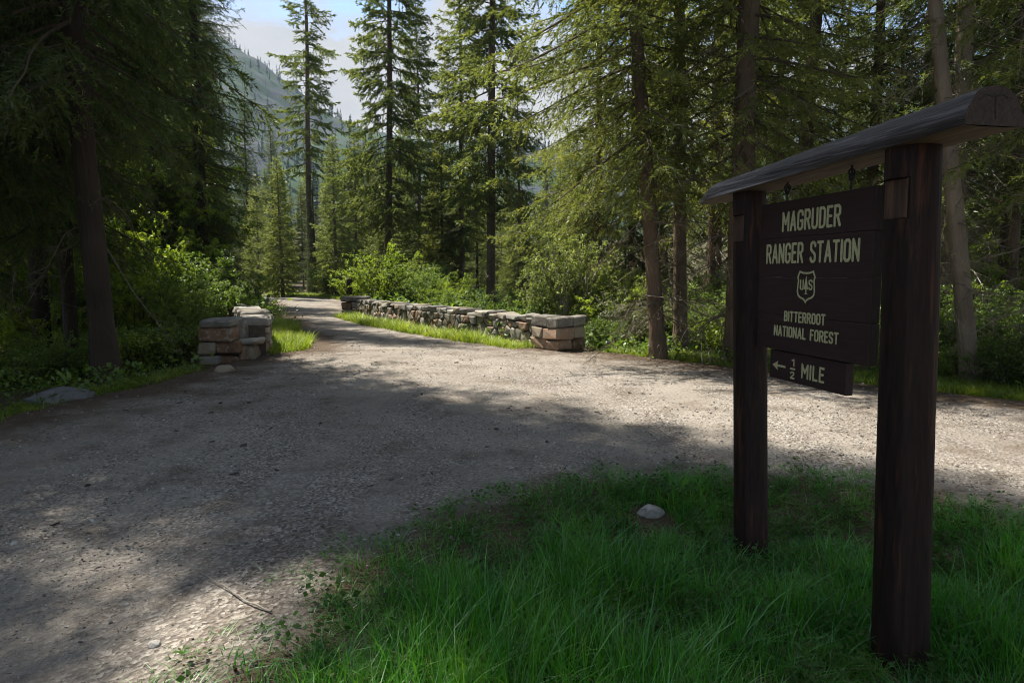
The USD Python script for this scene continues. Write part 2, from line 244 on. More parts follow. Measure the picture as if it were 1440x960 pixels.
HILL = mat('hill_look', {'g': ('geometry', {}), 'n': ('noise_texture', {'scale': 0.012, 'detail': 8.0, 'roughness': 0.62}), 'nf': ('noise_texture', {'scale': 0.09, 'detail': 5.0, 'roughness': 0.65}),
    'a': ('math', {'math_type': 'multiply_add', 'value2': 0.45}), 'sc': ('math', {'math_type': 'multiply', 'value2': 0.55}),
    'r': ('rgb_ramp', {'ramp': [(0.36, (0.050, 0.052, 0.066)), (0.46, (0.042, 0.050, 0.052)), (0.50, (0.024, 0.046, 0.026)), (0.7, (0.050, 0.085, 0.036))]}), 'p': ('principled_bsdf', {'roughness': 0.95, 'specular_ior_level': 0.1})},
    [('g.position', 'n.vector'), ('g.position', 'nf.vector'), ('n.fac', 'sc.value1'), ('nf.fac', 'a.value1'), ('sc.value', 'a.value3'), ('a.value', 'r.fac'), ('r.color', 'p.base_color')], 'p.BSDF')

# ------------------------------------------------------------------ terrain
CREEK0, CREEKD, ROADD = np.array([-4.9, 18.5]), np.array([0.84, 0.54]), np.array([-0.54, 0.84])
def terrain(x, y):
    x, y = np.asarray(x, float), np.asarray(y, float)
    rx, ry = x - CREEK0[0], y - CREEK0[1]
    s, d = rx * CREEKD[0] + ry * CREEKD[1], rx * ROADD[0] + ry * ROADD[1]
    off = smooth01((np.abs(s + 0.4) - 4.9) / 2.0) * smooth01((60 - np.abs(s)) / 20)
    h = -1.9 * smooth01(1.25 - np.abs(d) / 5.4) * off
    h = h + 0.10 * np.maximum(0, x - 16) * smooth01((x - 16) / 20) + 0.10 * np.maximum(0, -x - 20) * smooth01((-x - 20) / 20)
    h = h + 0.05 * np.maximum(0, y - 60)
    p = np.stack([x * 0.35, y * 0.35, x * 0], -1)
    far = smooth01((np.hypot(x, y - 4) - 7) / 8)
    h = h + far * 0.35 * (meshkit.fbm(p, 3, 5) - 0.5) * smooth01((np.abs(s + 0.4) - 3.2) / 2)
    h = h + 0.05 * (meshkit.fbm(p * 1.2, 2, 9) - 0.5)
    return np.minimum(h, 60 + 0 * h)
t = np.linspace(-1, 1, 190); ax = 9.0 * np.sinh(t * 6.0) / np.sinh(1.0) * (2500 / (9.0 * np.sinh(6.0) / np.sinh(1.0)))
gx, gy = np.meshgrid(ax, ax + 8.0)
def grid_mesh(X, Y, Z):
    n, m = X.shape; i, j = np.meshgrid(np.arange(n - 1), np.arange(m - 1), indexing='ij')
    a = i * m + j
    f = np.stack([a, a + 1, a + m + 1, a + m], -1).reshape(-1, 4)
    return np.stack([X, Y, Z], -1).reshape(-1, 3), np.vstack([f[:, [0, 1, 2]], f[:, [0, 2, 3]]])

def gp(pts): return [tuple(ground_at(*p)[:2]) for p in pts]
left_edge = gp([(0, 592), (45, 577), (130, 560), (205, 545), (285, 522), (345, 506), (372, 500), (425, 492), (436, 486), (424, 474), (408, 462), (392, 450), (378, 438), (366, 428), (352, 421)])
far_edge = [(-31, 52), (-40, 58), (-40, 64), (-24, 58)] + gp([(470, 416), (502, 421)])
right_edge = gp([(505, 433), (540, 443), (600, 457), (650, 470), (720, 482), (770, 490), (835, 494), (900, 501), (960, 509), (1040, 519), (1120, 528), (1200, 539), (1320, 551), (1440, 566)])
road_poly = Polygon([(-9, -7), (-9, 4), (-8, 7)] + left_edge + far_edge + right_edge + [(9, 7.2), (16, 5), (16, -7)])
def roughen(poly, step, amp, seed, f=1.1):
    ring = poly.segmentize(step).exterior; c = np.array(ring.coords)[:-1]
    q = np.concatenate([c * f, np.zeros((len(c), 1))], 1)
    dist = np.clip(np.hypot(c[:, 0], c[:, 1] - 2) / 12, 0.5, 2.0)[:, None]
    c = c + dist * amp * (np.stack([meshkit.fbm(q, 3, seed), meshkit.fbm(q, 3, seed + 7)], 1) - 0.5) * 2
    return Polygon(c).buffer(0)
road_poly = roughen(road_poly, 0.12, 0.16, 3)
tag(obj('forest_floor', grid_mesh(gx, gy, terrain(gx, gy) - 0.03 - 0.3 * shapely.contains_xy(road_poly.buffer(-0.45), gx, gy) - 0.7 * np.exp(-((gx - 1.5) ** 2 + (gy - 2.5) ** 2) / 3.0 ** 2)), FLOOR, smooth=True), 'brown needle covered ground under the trees around the gravel junction', 'forest floor', kind='structure')
def sheet(poly, height, step_near=0.16):
    """a triangulated sheet over the polygon, finer towards the camera"""
    b = np.array(poly.exterior.coords)[:-1]
    pts = []
    for lo, hi, st in ((0, 9, step_near), (9, 20, 0.4), (20, 45, 0.9), (45, 90, 2.0)):
        x0, y0, x1, y1 = poly.bounds; x0, x1, y0, y1 = max(x0, -hi), min(x1, hi), max(y0, -hi), min(y1, hi)
        X, Y = np.meshgrid(np.arange(x0, x1, st), np.arange(y0, y1, st)); q = np.stack([X.ravel(), Y.ravel()], 1); r = np.hypot(q[:, 0], q[:, 1])
        pts.append(q[(r >= lo) & (r < hi)])
    pts = np.vstack(pts); rng = np.random.default_rng(1); pts = pts + rng.uniform(-0.03, 0.03, pts.shape)
    inner = poly.buffer(-0.05); pts = pts[shapely.contains_xy(inner, pts[:, 0], pts[:, 1])]
    P = np.vstack([b, pts]); tri = Delaunay(P).simplices; c = P[tri].mean(1); tri = tri[shapely.contains_xy(poly, c[:, 0], c[:, 1])]
    a = P[tri]; cr = (a[:, 1, 0] - a[:, 0, 0]) * (a[:, 2, 1] - a[:, 0, 1]) - (a[:, 1, 1] - a[:, 0, 1]) * (a[:, 2, 0] - a[:, 0, 0])
    tri[cr < 0] = tri[cr < 0][:, ::-1]
    return np.column_stack([P, height(P)]), tri
verge_px = [(215, 985), (300, 945), (372, 900), (402, 850), (436, 815), (520, 768), (600, 733), (690, 704), (770, 684), (860, 670), (1000, 666), (1150, 670), (1290, 688), (1440, 728)]
verge_poly = roughen(Polygon(gp(verge_px) + [(4.6, 3.4), (5.2, 1.0), (4.5, -3), (-1.2, -3), (-1.2, 0.8)]), 0.08, 0.10, 31, 2.2)
def verge_dip(P):
    inside = shapely.contains_xy(verge_poly, P[:, 0], P[:, 1])
    return np.where(inside, 0.19 * smooth01(shapely.distance(shapely.points(P[:, 0], P[:, 1]), verge_poly.exterior) / 1.1), 0.0)
def road_h(P):
    q = np.column_stack([P, np.zeros(len(P))])
    return np.maximum(terrain(P[:, 0], P[:, 1]), -0.3) + 0.02 + 0.03 * (meshkit.fbm(q * 1.5, 3, 21) - 0.5) - verge_dip(P)
rv, rf = sheet(road_poly, road_h)
edge = np.exp(-shapely.distance(shapely.points(rv[:, 0], rv[:, 1]), road_poly.exterior) / 0.55) * 0.75 + 0.14 * np.exp(-shapely.distance(shapely.points(rv[:, 0], rv[:, 1]), verge_poly) / 0.35)
road = usdkit.mesh(stage, numbered('/World', 'gravel_road'), (rv, rf), GRAVEL, smooth=True)
UsdGeom.PrimvarsAPI(road).CreatePrimvar('edge', Sdf.ValueTypeNames.FloatArray, 'vertex').Set(Vt.FloatArray.FromNumpy(edge.astype(np.float32)))
tag(road.GetPrim(), 'pale gravel road widening into a junction in front of the bridge', 'gravel road', kind='structure')

def verge_h(P): return road_h(P) + 0.006
vv, vf = sheet(verge_poly, verge_h, 0.1)
vedge = 0.12 + 0.85 * smooth01(shapely.distance(shapely.points(vv[:, 0], vv[:, 1]), verge_poly.exterior) / 0.55)
verge = usdkit.mesh(stage, numbered('/World', 'grass_verge'), (vv, vf), GRAVEL, smooth=True)
UsdGeom.PrimvarsAPI(verge).CreatePrimvar('edge', Sdf.ValueTypeNames.FloatArray, 'vertex').Set(Vt.FloatArray.FromNumpy(vedge.astype(np.float32)))
tag(verge.GetPrim(), 'dark soil of the grassy verge around the sign posts', 'verge', kind='structure')
def ground_z(x, y):
    """the top surface under a point"""
    P = np.stack([np.atleast_1d(x), np.atleast_1d(y)], 1).astype(float); z = terrain(P[:, 0], P[:, 1]) - 0.03
    on = shapely.contains_xy(road_poly, P[:, 0], P[:, 1]); z[on] = road_h(P)[on]
    on = shapely.contains_xy(verge_poly, P[:, 0], P[:, 1]); z[on] += 0.006
    return z
# the creek below the bridge
def creek():
    s = np.linspace(-60, 60, 80); w = 1.5
    P = CREEK0 + s[:, None] * CREEKD; n = np.array(ROADD)
    wob = 0.5 * np.sin(s * 0.35)[:, None] * n
    X = np.stack([P + wob - n * w, P + wob + n * w], 1)
    return grid_mesh(X[..., 0], X[..., 1], np.full(X.shape[:2], -1.66))
tag(obj('creek', creek(), WATER), 'narrow dark creek passing under the stone bridge', 'creek', kind='structure')

# ------------------------------------------------------------------ hills
def hill_h(X, Y):
    R = np.interp(X, [-2200, -900, -430, -345, -270, -185, -90, 40, 250, 600, 2200], [700, 520, 330, 285, 232, 172, 150, 136, 150, 260, 600])
    h = R * smooth01((Y - 200) / 620) ** 0.9
    P = np.stack([X / 140, Y / 140, X * 0], -1)
    return h * (1 + 0.10 * (meshkit.fbm(P, 5, 3) - 0.5)) + 26 * (meshkit.fbm(P * 3.0, 4, 8) - 0.5) * smooth01((Y - 240) / 200) - 8
HX, HY = np.meshgrid(np.linspace(-1000, 700, 190), np.linspace(190, 1050, 110))
tag(obj('mountainside', grid_mesh(HX, HY, hill_h(HX, HY)), HILL, smooth=True), 'steep blue-green mountainside with bare rock beyond the forest', 'mountain', kind='structure')

# ------------------------------------------------------------------ the wooden sign
dw = ray(519, 385); dw[2] = 0; dw /= np.linalg.norm(dw)
SU, SY = -dw, np.array([-dw[1] * -1, -dw[0], 0.0])            # along the board (far left to near right); away from its front
SO = np.array([0, 0, CAM_H]) + 3.18 * ray(1226.5, 385); SO[2] = 0
SYAW = math.atan2(SU[1], SU[0])
def on_sign(px, py, yoff=0.0):
    """pixel of the photograph -> (x, z) on the sign's plane, metres"""
    d = ray(px, py); o = np.array([0, 0, CAM_H]) - SO
    tt = (yoff - o @ SY) / (d @ SY); p = o + tt * d
    return np.array([p @ SU, p[2]])
def cham_box(x0, x1, y0, y1, z0, z1, c=0.004, jit=0.0, rng=None):
    pts = []
    for x, sx in ((x0, 1), (x1, -1)):
        for y, sy in ((y0, 1), (y1, -1)):
            for z, sz in ((z0, 1), (z1, -1)):
                j = rng.uniform(-jit, jit, 3) if rng is not None else 0
                for q in ((c, 0, 0), (0, c, 0), (0, 0, c)):
                    pts.append(np.array([x, y, z]) + np.array([sx, sy, sz]) * (np.array([c, c, c]) - np.array(q)) + j)
    return hull(np.array(pts))
def hull(pts):
    h = ConvexHull(pts); f = h.simplices.copy(); c = pts.mean(0)
    a = pts[f]; nrm = np.cross(a[:, 1] - a[:, 0], a[:, 2] - a[:, 0])
    bad = np.einsum('ij,ij->i', nrm, a.mean(1) - c) < 0; f[bad] = f[bad][:, ::-1]
    ids, inv = np.unique(f, return_inverse=True)
    return pts[ids], inv.reshape(-1, 3)
def log_mesh(a, b, ra, rb, seed, sides=40, rings=60, rough=0.012):
    tt = np.linspace(0, 1, rings)[:, None]; an = np.arange(sides) * 2 * PI / sides
    C = np.asarray(a) * (1 - tt) + np.asarray(b) * tt; r = (ra * (1 - tt) + rb * tt)
    L = np.linalg.norm(np.asarray(b) - np.asarray(a))
    q = np.stack([np.cos(an)[None] * 4 + 0 * tt, np.sin(an)[None] * 4 + 0 * tt, tt * L * 1.6 + 0 * an[None]], -1)
    r = r * (1 + rough * 6 * (meshkit.fbm(q * [0.35, 0.35, 1], 3, seed) - 0.5)) - rough * 0.25 * (meshkit.fbm(q * [4, 4, 0.35], 2, seed + 3) > 0.64)
    V = C[:, None] + np.stack([r * np.cos(an), r * np.sin(an), 0 * r * an], -1)
    V = np.vstack([V.reshape(-1, 3), a, b]); n = rings * sides
    i, j = np.meshgrid(np.arange(rings - 1), np.arange(sides), indexing='ij'); j2 = (j + 1) % sides
    f = np.stack([i * sides + j, i * sides + j2, (i + 1) * sides + j2, (i + 1) * sides + j], -1).reshape(-1, 4)
    f = np.vstack([f[:, [0, 1, 2]], f[:, [0, 2, 3]]]); k = np.arange(sides); k2 = (k + 1) % sides
    f = np.vstack([f, np.stack([k2, k, 0 * k + n], 1), np.stack([(rings - 1) * sides + k, (rings - 1) * sides + k2, 0 * k + n + 1], 1)])
    return trimesh.Trimesh(V, f, process=False)
frame = thing('wooden_signpost', 'dark log frame of two posts and a half log beam holding the sign', 'signpost', SO, SYAW)
PC = 0.03                                                       # the posts' axis behind the board's front
import manifold3d as m3
def to_manifold(tm): return m3.Manifold(m3.Mesh(np.asarray(tm.vertices, np.float32), np.asarray(tm.faces, np.uint32)))
post_tops = []
for (bx, by, tx, ty, wb, wt, n0, n1, seed) in ((1265, 917, 1285, 204, 80, 72, 252, 309, 1), (1056, 786, 1054, 268, 49, 46, 303, 341, 2)):
    (xb, zb), (xt, zt) = on_sign(bx, by, PC), on_sign(tx, ty, PC)
    depth = lambda x: (SO + SU * x + SY * PC)[1] * cth
    rb, rt = wb / 2 / FPX * depth(xb) * 0.97, wt / 2 / FPX * depth(xt) * 0.97
    slope = (xt - xb) / (zt - zb); zlow = zb - 0.35
    a, b = np.array([xb - slope * 0.35, PC, zlow]), np.array([xt, PC, zt]); post_tops.append((xt, zt, rt))
    lm = to_manifold(log_mesh(a, b, rb, rt, seed))
    zn1, zn0 = on_sign(tx, n0, PC)[1], on_sign(tx, n1, PC)[1]; xm = xt - slope * (zt - (zn0 + zn1) / 2)
    cut = m3.Manifold.cube([0.6, 0.2, zn1 - zn0]).translate([xm - 0.3, PC - rt * 0.74 - 0.2, zn0])
    body = lm - cut
    p = obj('post', body, POSTWOOD, frame, smooth=35)
    plate = cham_box(xm - rt * 0.60, xm + rt * 0.60, PC - rt * 0.74 - 0.004, PC - rt * 0.74 + 0.006, zn0 + 0.004, zn1 - 0.004, 0.002)
    obj('notch_face', plate, NOTCHWOOD, p)
# the half log on top
xl = on_sign(993, 275, PC)[0]; xr = on_sign(1356, 183, PC - 0.134)[0]
(x1, z1, r1), (x0, z0, r0) = post_tops
def beam_base(x): return np.interp(x, [x0, x1], [z0, z1]) - 0.012 + (x - x1) * 0 + np.where(x > x1, (x - x1) * (z1 - z0) / (x1 - x0), 0) + np.where(x < x0, (x - x0) * (z1 - z0) / (x1 - x0), 0)
def beam():
    nx, na = 110, 22; X = np.linspace(xl, xr, nx)[:, None]; an = np.linspace(PI, 0, na)[None]
    tl = (X - xl) / (xr - xl)
    w = 0.108 + 0.027 * tl; h = 0.118 + 0.030 * tl
    tip = np.clip((X - xl) / 0.22, 0.0, 1) ** 0.55; w = w * (0.35 + 0.65 * tip); h = h * (0.12 + 0.88 * tip)
    q = np.stack([X * 2.0 + 0 * an, 2.2 * np.cos(an) + 0 * X, 2.2 * np.sin(an) + 0 * X], -1)
    k = 1 + 0.16 * (meshkit.fbm(q, 3, 4) - 0.5) + 0.09 * (meshkit.fbm(q * [0.6, 6, 6], 3, 14) - 0.5)
    Y = PC + w * np.cos(an) * k; Z = beam_base(X) + h * np.sin(an) * k
    return X + 0 * an, Y, Z
BX, BY, BZ = beam()
top = grid_mesh(BX, BY, BZ); bm = obj('crossbeam', (top[0], top[1][:, ::-1]), BEAMWOOD, frame, smooth=40)
def underside():
    nx = len(BX); k = np.linspace(0, 1, 9)[None]
    Y = BY[:, :1] * (1 - k) + BY[:, -1:] * k; X = BX[:, :1] + 0 * k
    q = np.stack([X * 1.5, Y * 40, 0 * Y], -1); Z = beam_base(X) + 0 * k - (0.008 * meshkit.fbm(q, 3, 6)) * np.sin(k * PI) ** 0.3
    Z[:, 0], Z[:, -1] = BZ[:, 0], BZ[:, -1]
    return grid_mesh(X, Y, Z)
us = underside(); obj('underside', (us[0], us[1]), BEAMUNDER, bm)
def end_cap(i, flip):
    ring = np.stack([BX[i], BY[i], BZ[i]], 1); c = ring.mean(0); V = [c]; 
    for s in (0.45, 1.0): V.extend(c + (ring - c) * s)
    V = np.array(V); n = len(ring); f = []
    for k in range(n):
        k2 = (k + 1) % n
        f += [(0, 1 + k, 1 + k2), (1 + k, 1 + n + k, 1 + n + k2), (1 + k, 1 + n + k2, 1 + k2)]
    f = np.array(f); return V, (f[:, ::-1] if flip else f)
obj('end_grain', end_cap(-1, False), CUTWOOD, bm); obj('end_grain', end_cap(0, True), CUTWOOD, bm)
crk = []
xe = xr + 0.0015
ec = np.array([BY[-1].mean(), BZ[-1].max() * 0.5 + BZ[-1].min() * 0.5])
for pts in ([(-0.075, 0.018), (-0.045, 0.040), (-0.02, 0.034), (0.0, 0.036), (0.03, 0.042), (0.055, 0.030)], [(0.0, 0.034), (-0.003, 0.0), (0.002, -0.05)], [(0.0, 0.034), (0.03, 0.058)]):
    g = LineString(pts).buffer(0.0022, cap_style='flat'); v, f = extrude(g, 0.0015)
    crk.append((np.stack([xe - 0.001 + v[:, 2], ec[0] + v[:, 0], ec[1] + v[:, 1]], 1), f))
obj('end_crack', cat_mesh(crk), IRON, bm)

board = thing('sign_board', 'brown painted plank board with cream lettering hanging between the posts', 'sign', SO, SYAW)
TH = 0.0555
bl, br = (on_sign(1071, 288.5)[0] + on_sign(1063, 486)[0]) / 2, 0.0
zt_, zb_ = (on_sign(1071, 288.5)[1] + on_sign(1234.5, 260)[1]) / 2, (on_sign(1063, 486)[1] + on_sign(1219, 515)[1]) / 2
zl_ = [zt_] + [on_sign(*q)[1] for q in ((1068.3, 337.5), (1066.8, 389.6), (1064.7, 439.6))] + [zb_]
rng = np.random.default_rng(5)
for k in range(4):
    a_, b_ = rng.uniform(-0.003, 0.003, 2)
    pk = obj('plank', cham_box(bl + a_, br + b_, 0.0 + rng.uniform(0, 0.0012), TH, zl_[k + 1] + 0.0008, zl_[k] - 0.0008, 0.0025), BOARDPAINT, board)
    obj('end_grain', cham_box(br + b_ - 0.001, br + b_ + 0.0012, 0.004, TH - 0.004, zl_[k + 1] + 0.005, zl_[k] - 0.005, 0.0004), ENDWOOD, pk)
for xx in (0.2, 0.78):
    obj('batten', cham_box(bl + (br - bl) * xx - 0.035, bl + (br - bl) * xx + 0.035, TH + 0.0005, TH + 0.022, zb_ + 0.05, zt_ - 0.05, 0.003), BOARDPAINT, board)
for px_, py_ in ((1107, 281), (1197, 266)):
    hx, hz = on_sign(px_, py_, TH / 2); zt2 = float(beam_base(np.array(hx))) + 0.01
    rod = log_mesh([hx, TH / 2, hz - 0.02], [hx, TH / 2, hz + (zt2 - hz) * 0.42], 0.0055, 0.0055, 1, 8, 3, 0)
    rod2 = log_mesh([hx, TH / 2, hz + (zt2 - hz) * 0.62], [hx, TH / 2, zt2], 0.0055, 0.0055, 1, 8, 3, 0)
    ring = trimesh.creation.torus(0.017, 0.0048, major_sections=20, minor_sections=8); ring.apply_transform(trimesh.transformations.rotation_matrix(PI / 2, [1, 0, 0])); ring.apply_translation([hx, TH / 2, hz + (zt2 - hz) * 0.45])
    ring2 = trimesh.creation.torus(0.017, 0.0048, major_sections=20, minor_sections=8); ring2.apply_transform(trimesh.transformations.rotation_matrix(PI / 2, [0, 1, 0])); ring2.apply_translation([hx, TH / 2, hz + (zt2 - hz) * 0.62])
    obj('hook', cat_mesh([rod, rod2, ring, ring2]), IRON, board)
LET = {'M': (0.52, [[(0, 0), (0, 1), (0.26, 0.38), (0.52, 1), (0.52, 0)]]), 'A': (0.44, [[(0, 0), (0.22, 1), (0.44, 0)], [(0.08, 0.3), (0.36, 0.3)]]),
    'G': (0.40, [[(0.40, 0.78), (0.38, 0.92), (0.28, 1), (0.12, 1), (0, 0.88), (0, 0.12), (0.12, 0), (0.28, 0), (0.4, 0.12), (0.4, 0.46), (0.25, 0.46)]]),
    'R': (0.40, [[(0, 0), (0, 1), (0.26, 1), (0.38, 0.9), (0.38, 0.6), (0.26, 0.5), (0, 0.5)], [(0.2, 0.5), (0.4, 0)]]), 'U': (0.40, [[(0, 1), (0, 0.12), (0.12, 0), (0.28, 0), (0.4, 0.12), (0.4, 1)]]),
    'D': (0.38, [[(0, 0), (0, 1), (0.24, 1), (0.38, 0.87), (0.38, 0.13), (0.24, 0), (0, 0)]]), 'E': (0.33, [[(0.33, 1), (0, 1), (0, 0), (0.33, 0)], [(0, 0.52), (0.27, 0.52)]]),
    'N': (0.42, [[(0, 0), (0, 1), (0.42, 0), (0.42, 1)]]), 'S': (0.38, [[(0.38, 0.82), (0.36, 0.92), (0.26, 1), (0.12, 1), (0.02, 0.92), (0, 0.68), (0.08, 0.57), (0.3, 0.43), (0.38, 0.32), (0.36, 0.08), (0.26, 0), (0.12, 0), (0.02, 0.08), (0, 0.18)]]),
    'T': (0.40, [[(0, 1), (0.4, 1)], [(0.2, 1), (0.2, 0)]]), 'I': (0.0, [[(0, 0), (0, 1)]]), 'O': (0.40, [[(0.12, 0), (0, 0.12), (0, 0.88), (0.12, 1), (0.28, 1), (0.4, 0.88), (0.4, 0.12), (0.28, 0), (0.12, 0)]]),
    'B': (0.38, [[(0, 0), (0, 1), (0.24, 1), (0.36, 0.9), (0.36, 0.62), (0.26, 0.52), (0, 0.52)], [(0.26, 0.52), (0.38, 0.42), (0.38, 0.1), (0.26, 0), (0, 0)]]), 'L': (0.32, [[(0, 1), (0, 0), (0.32, 0)]]),
    'F': (0.33, [[(0.33, 1), (0, 1), (0, 0)], [(0, 0.52), (0.27, 0.52)]]), '1': (0.1, [[(0, 0.84), (0.1, 1), (0.1, 0)]]), '2': (0.40, [[(0, 0.8), (0.04, 0.92), (0.13, 1), (0.27, 1), (0.38, 0.9), (0.38, 0.68), (0, 0), (0.42, 0)]])}
def text_poly(text, x0, x1, z0, z1, stroke, gap=0.24, space=0.42):
    at, lines = 0.0, []
    for ch in text:
        if ch == ' ': at += space; continue
        w, strokes = LET[ch]; lines += [[(at + px, py) for px, py in s] for s in strokes]; at += w + gap
    W = at - gap; sx, sz = (x1 - x0 - stroke) / W, (z1 - z0 - stroke)
    return unary_union([LineString([(x0 + stroke / 2 + px * sx, z0 + stroke / 2 + py * sz) for px, py in s]).buffer(stroke / 2, quad_segs=4) for s in lines]).simplify(0.0003)
def lettering(name, poly, parent, yoff=0.0, depth=0.0014):
    v, f = extrude(poly, depth + 0.002)
    return obj(name, (np.stack([v[:, 0], yoff + 0.002 - v[:, 2], v[:, 1]], 1), f), CREAM, parent)
def box_of(TL, BL, TR, BR, yoff=0.0):
    q = [on_sign(*p_, yoff) for p_ in (TL, BL, TR, BR)]
    return (q[0][0] + q[1][0]) / 2, (q[2][0] + q[3][0]) / 2, (q[1][1] + q[3][1]) / 2, (q[0][1] + q[2][1]) / 2
ST = 0.0148
lettering('lettering', text_poly('MAGRUDER', *box_of((1101.5, 298.5), (1099, 326.5), (1184, 286), (1182, 318.5)), ST), board)
lettering('lettering', text_poly('RANGER STATION', *box_of((1079, 343), (1077, 370.5), (1210, 335), (1208.5, 369)), ST, space=0.52), board)
lettering('lettering', text_poly('BITTERROOT', *box_of((1103, 436.5), (1102.5, 451.5), (1161.5, 442), (1160, 458)), 0.010), board)
lettering('lettering', text_poly('NATIONAL FOREST', *box_of((1089, 456.5), (1088, 471), (1180, 467.5), (1178.5, 485)), 0.010, space=0.5), board)
sx0, sx1 = on_sign(1121, 405)[0], on_sign(1146.3, 405)[0]; szt, szb = on_sign(1133, 380)[1], on_sign(1132.5, 426.5)[1]
SH = [(0.12, 0.985), (0.3, 0.945), (0.5, 0.935), (0.7, 0.945), (0.88, 0.985), (1.0, 0.80), (0.955, 0.68), (0.985, 0.5), (1.0, 0.36), (0.96, 0.24), (0.84, 0.16), (0.64, 0.11), (0.55, 0.06), (0.5, 0.0), (0.45, 0.06), (0.36, 0.11), (0.16, 0.16), (0.04, 0.24), (0.0, 0.36), (0.015, 0.5), (0.045, 0.68), (0.0, 0.80)]
shp = Polygon([(sx0 + (sx1 - sx0) * a_, szb + (szt - szb) * b_) for a_, b_ in SH])
em = [shp.buffer(0.001).difference(shp.buffer(-0.009))]
sw, shh = sx1 - sx0, szt - szb
em += [text_poly('U', sx0 + sw * 0.16, sx0 + sw * 0.37, szb + shh * 0.40, szb + shh * 0.72, 0.009), text_poly('S', sx0 + sw * 0.64, sx0 + sw * 0.86, szb + shh * 0.40, szb + shh * 0.72, 0.009)]
cx_ = sx0 + sw * 0.5
em += [Polygon([(cx_, szb + shh * 0.84), (cx_ + sw * 0.12, szb + shh * 0.42), (cx_ - sw * 0.12, szb + shh * 0.42)]), Polygon([(cx_ - sw * 0.025, szb + shh * 0.44), (cx_ + sw * 0.025, szb + shh * 0.44), (cx_ + sw * 0.03, szb + shh * 0.31), (cx_ + sw * 0.11, szb + shh * 0.28), (cx_ - sw * 0.11, szb + shh * 0.28), (cx_ - sw * 0.03, szb + shh * 0.31)])]
lettering('shield_emblem', unary_union(em), board)
YS = 0.008
mile = thing('distance_board', 'small brown plank with a cream arrow hanging below the big board', 'sign', SO, SYAW)
ml, mr = on_sign(1083, 500, YS)[0], on_sign(1189.2, 535, YS)[0]; mb = (on_sign(1081, 529, YS)[1] + on_sign(1187.8, 556.3, YS)[1]) / 2
obj('plank', cham_box(ml, mr, YS, YS + 0.045, mb, zb_ - 0.006, 0.003), BOARDPAINT, mile)
for xx in (0.2, 0.8):
    obj('bracket', cham_box(ml + (mr - ml) * xx - 0.015, ml + (mr - ml) * xx + 0.015, YS + 0.0455, TH + 0.0035, mb + 0.05, zb_ + 0.045, 0.001), IRON, mile)
lettering('lettering', text_poly('MILE', *box_of((1127.5, 511.5), (1126.5, 531.5), (1160, 516), (1158.8, 539.5), YS), 0.0125, 0.26), mile, YS)
f1 = box_of((1113.5, 504), (1113.3, 514.5), (1116.5, 504.5), (1116.2, 515.5), YS); f2 = box_of((1111.5, 521.5), (1111, 532), (1116.5, 522.5), (1116, 533), YS)
q0, q1 = on_sign(1111.2, 517.8, YS), on_sign(1118.2, 519.2, YS); zq = (q0[1] + q1[1]) / 2
for part_ in (text_poly('1', f1[0], f1[1] + 0.006, f1[2], f1[3], 0.009), text_poly('2', f2[0], f2[1] + 0.006, f2[2], f2[3], 0.009), shapely.box(q0[0], zq - 0.005, q1[0], zq + 0.005)):
    lettering('lettering', part_, mile, YS)
a0, a1 = on_sign(1086.6, 512.6, YS), on_sign(1104.6, 515.2, YS); za = (a0[1] + a1[1]) / 2; al = a1[0] - a0[0]
lettering('arrow', unary_union([Polygon([(a0[0], za), (a0[0] + al * 0.42, za + 0.026), (a0[0] + al * 0.36, za), (a0[0] + al * 0.42, za - 0.026)]), shapely.box(a0[0] + al * 0.3, za - 0.006, a1[0], za + 0.006)]), mile, YS)

# ------------------------------------------------------------------ stone parapets of the bridge
def clip_cells(w, h, size, seed, aspect=1.25):
    """irregular stones filling a w x h face: convex cells"""
    rng = np.random.default_rng(seed); nx, ny = max(1, round(w / (size * aspect))), max(1, round(h / size))
    X, Y = np.meshgrid((np.arange(nx) + 0.5) * w / nx, (np.arange(ny) + 0.5) * h / ny)
    X = X + np.where(np.arange(ny)[:, None] % 2, 0.25, -0.25) * w / nx
    P = np.stack([X.ravel(), Y.ravel()], 1) + rng.uniform(-0.46, 0.46, (nx * ny, 2)) * [w / nx, h / ny]
    P = np.clip(P, [0.02 * w, 0.04 * h], [0.98 * w, 0.96 * h])
    mir = np.vstack([P, P * [-1, 1], P * [1, -1], [2 * w, 0] + P * [-1, 1], [0, 2 * h] + P * [1, -1]])
    V = Voronoi(mir); out = []
    for i in range(len(P)):
        reg = V.regions[V.point_region[i]]
        g = Polygon(V.vertices[reg]).buffer(0)
        if g.area > 1e-4: out.append(g)
    return out
def cell_stone(g, depth, proud, rng, joint=0.010):
    """a convex outline as a bulging stone; local x, y on the face, z outwards"""
    g = g.buffer(-joint); 
    if g.is_empty or g.geom_type != 'Polygon': return None
    c = np.array(g.exterior.coords)[:-1]
    if Polygon(c).exterior.is_ccw is False: c = c[::-1]
    ctr = np.array(g.centroid.coords[0]); b = min(0.035, 0.25 * math.sqrt(g.area))
    rings = [np.column_stack([c, np.full(len(c), -depth)]), np.column_stack([c, np.full(len(c), proud - b * 0.7)])]
    inner = ctr + (c - ctr) * (1 - b / np.linalg.norm(c - ctr, axis=1, keepdims=True)) 
    rings.append(np.column_stack([inner, proud + rng.uniform(-0.012, 0.012, len(c))]))
    n = len(c); V = np.vstack(rings + [np.array([[*ctr, proud + rng.uniform(0, 0.02)]])]); f = []
    for r in range(2):
        for k in range(n):
            k2 = (k + 1) % n; a = r * n; f += [(a + k, a + k2, a + n + k2), (a + k, a + n + k2, a + n + k)]
    f += [(2 * n + k, 2 * n + (k + 1) % n, 3 * n) for k in range(n)]
    return V, np.array(f)
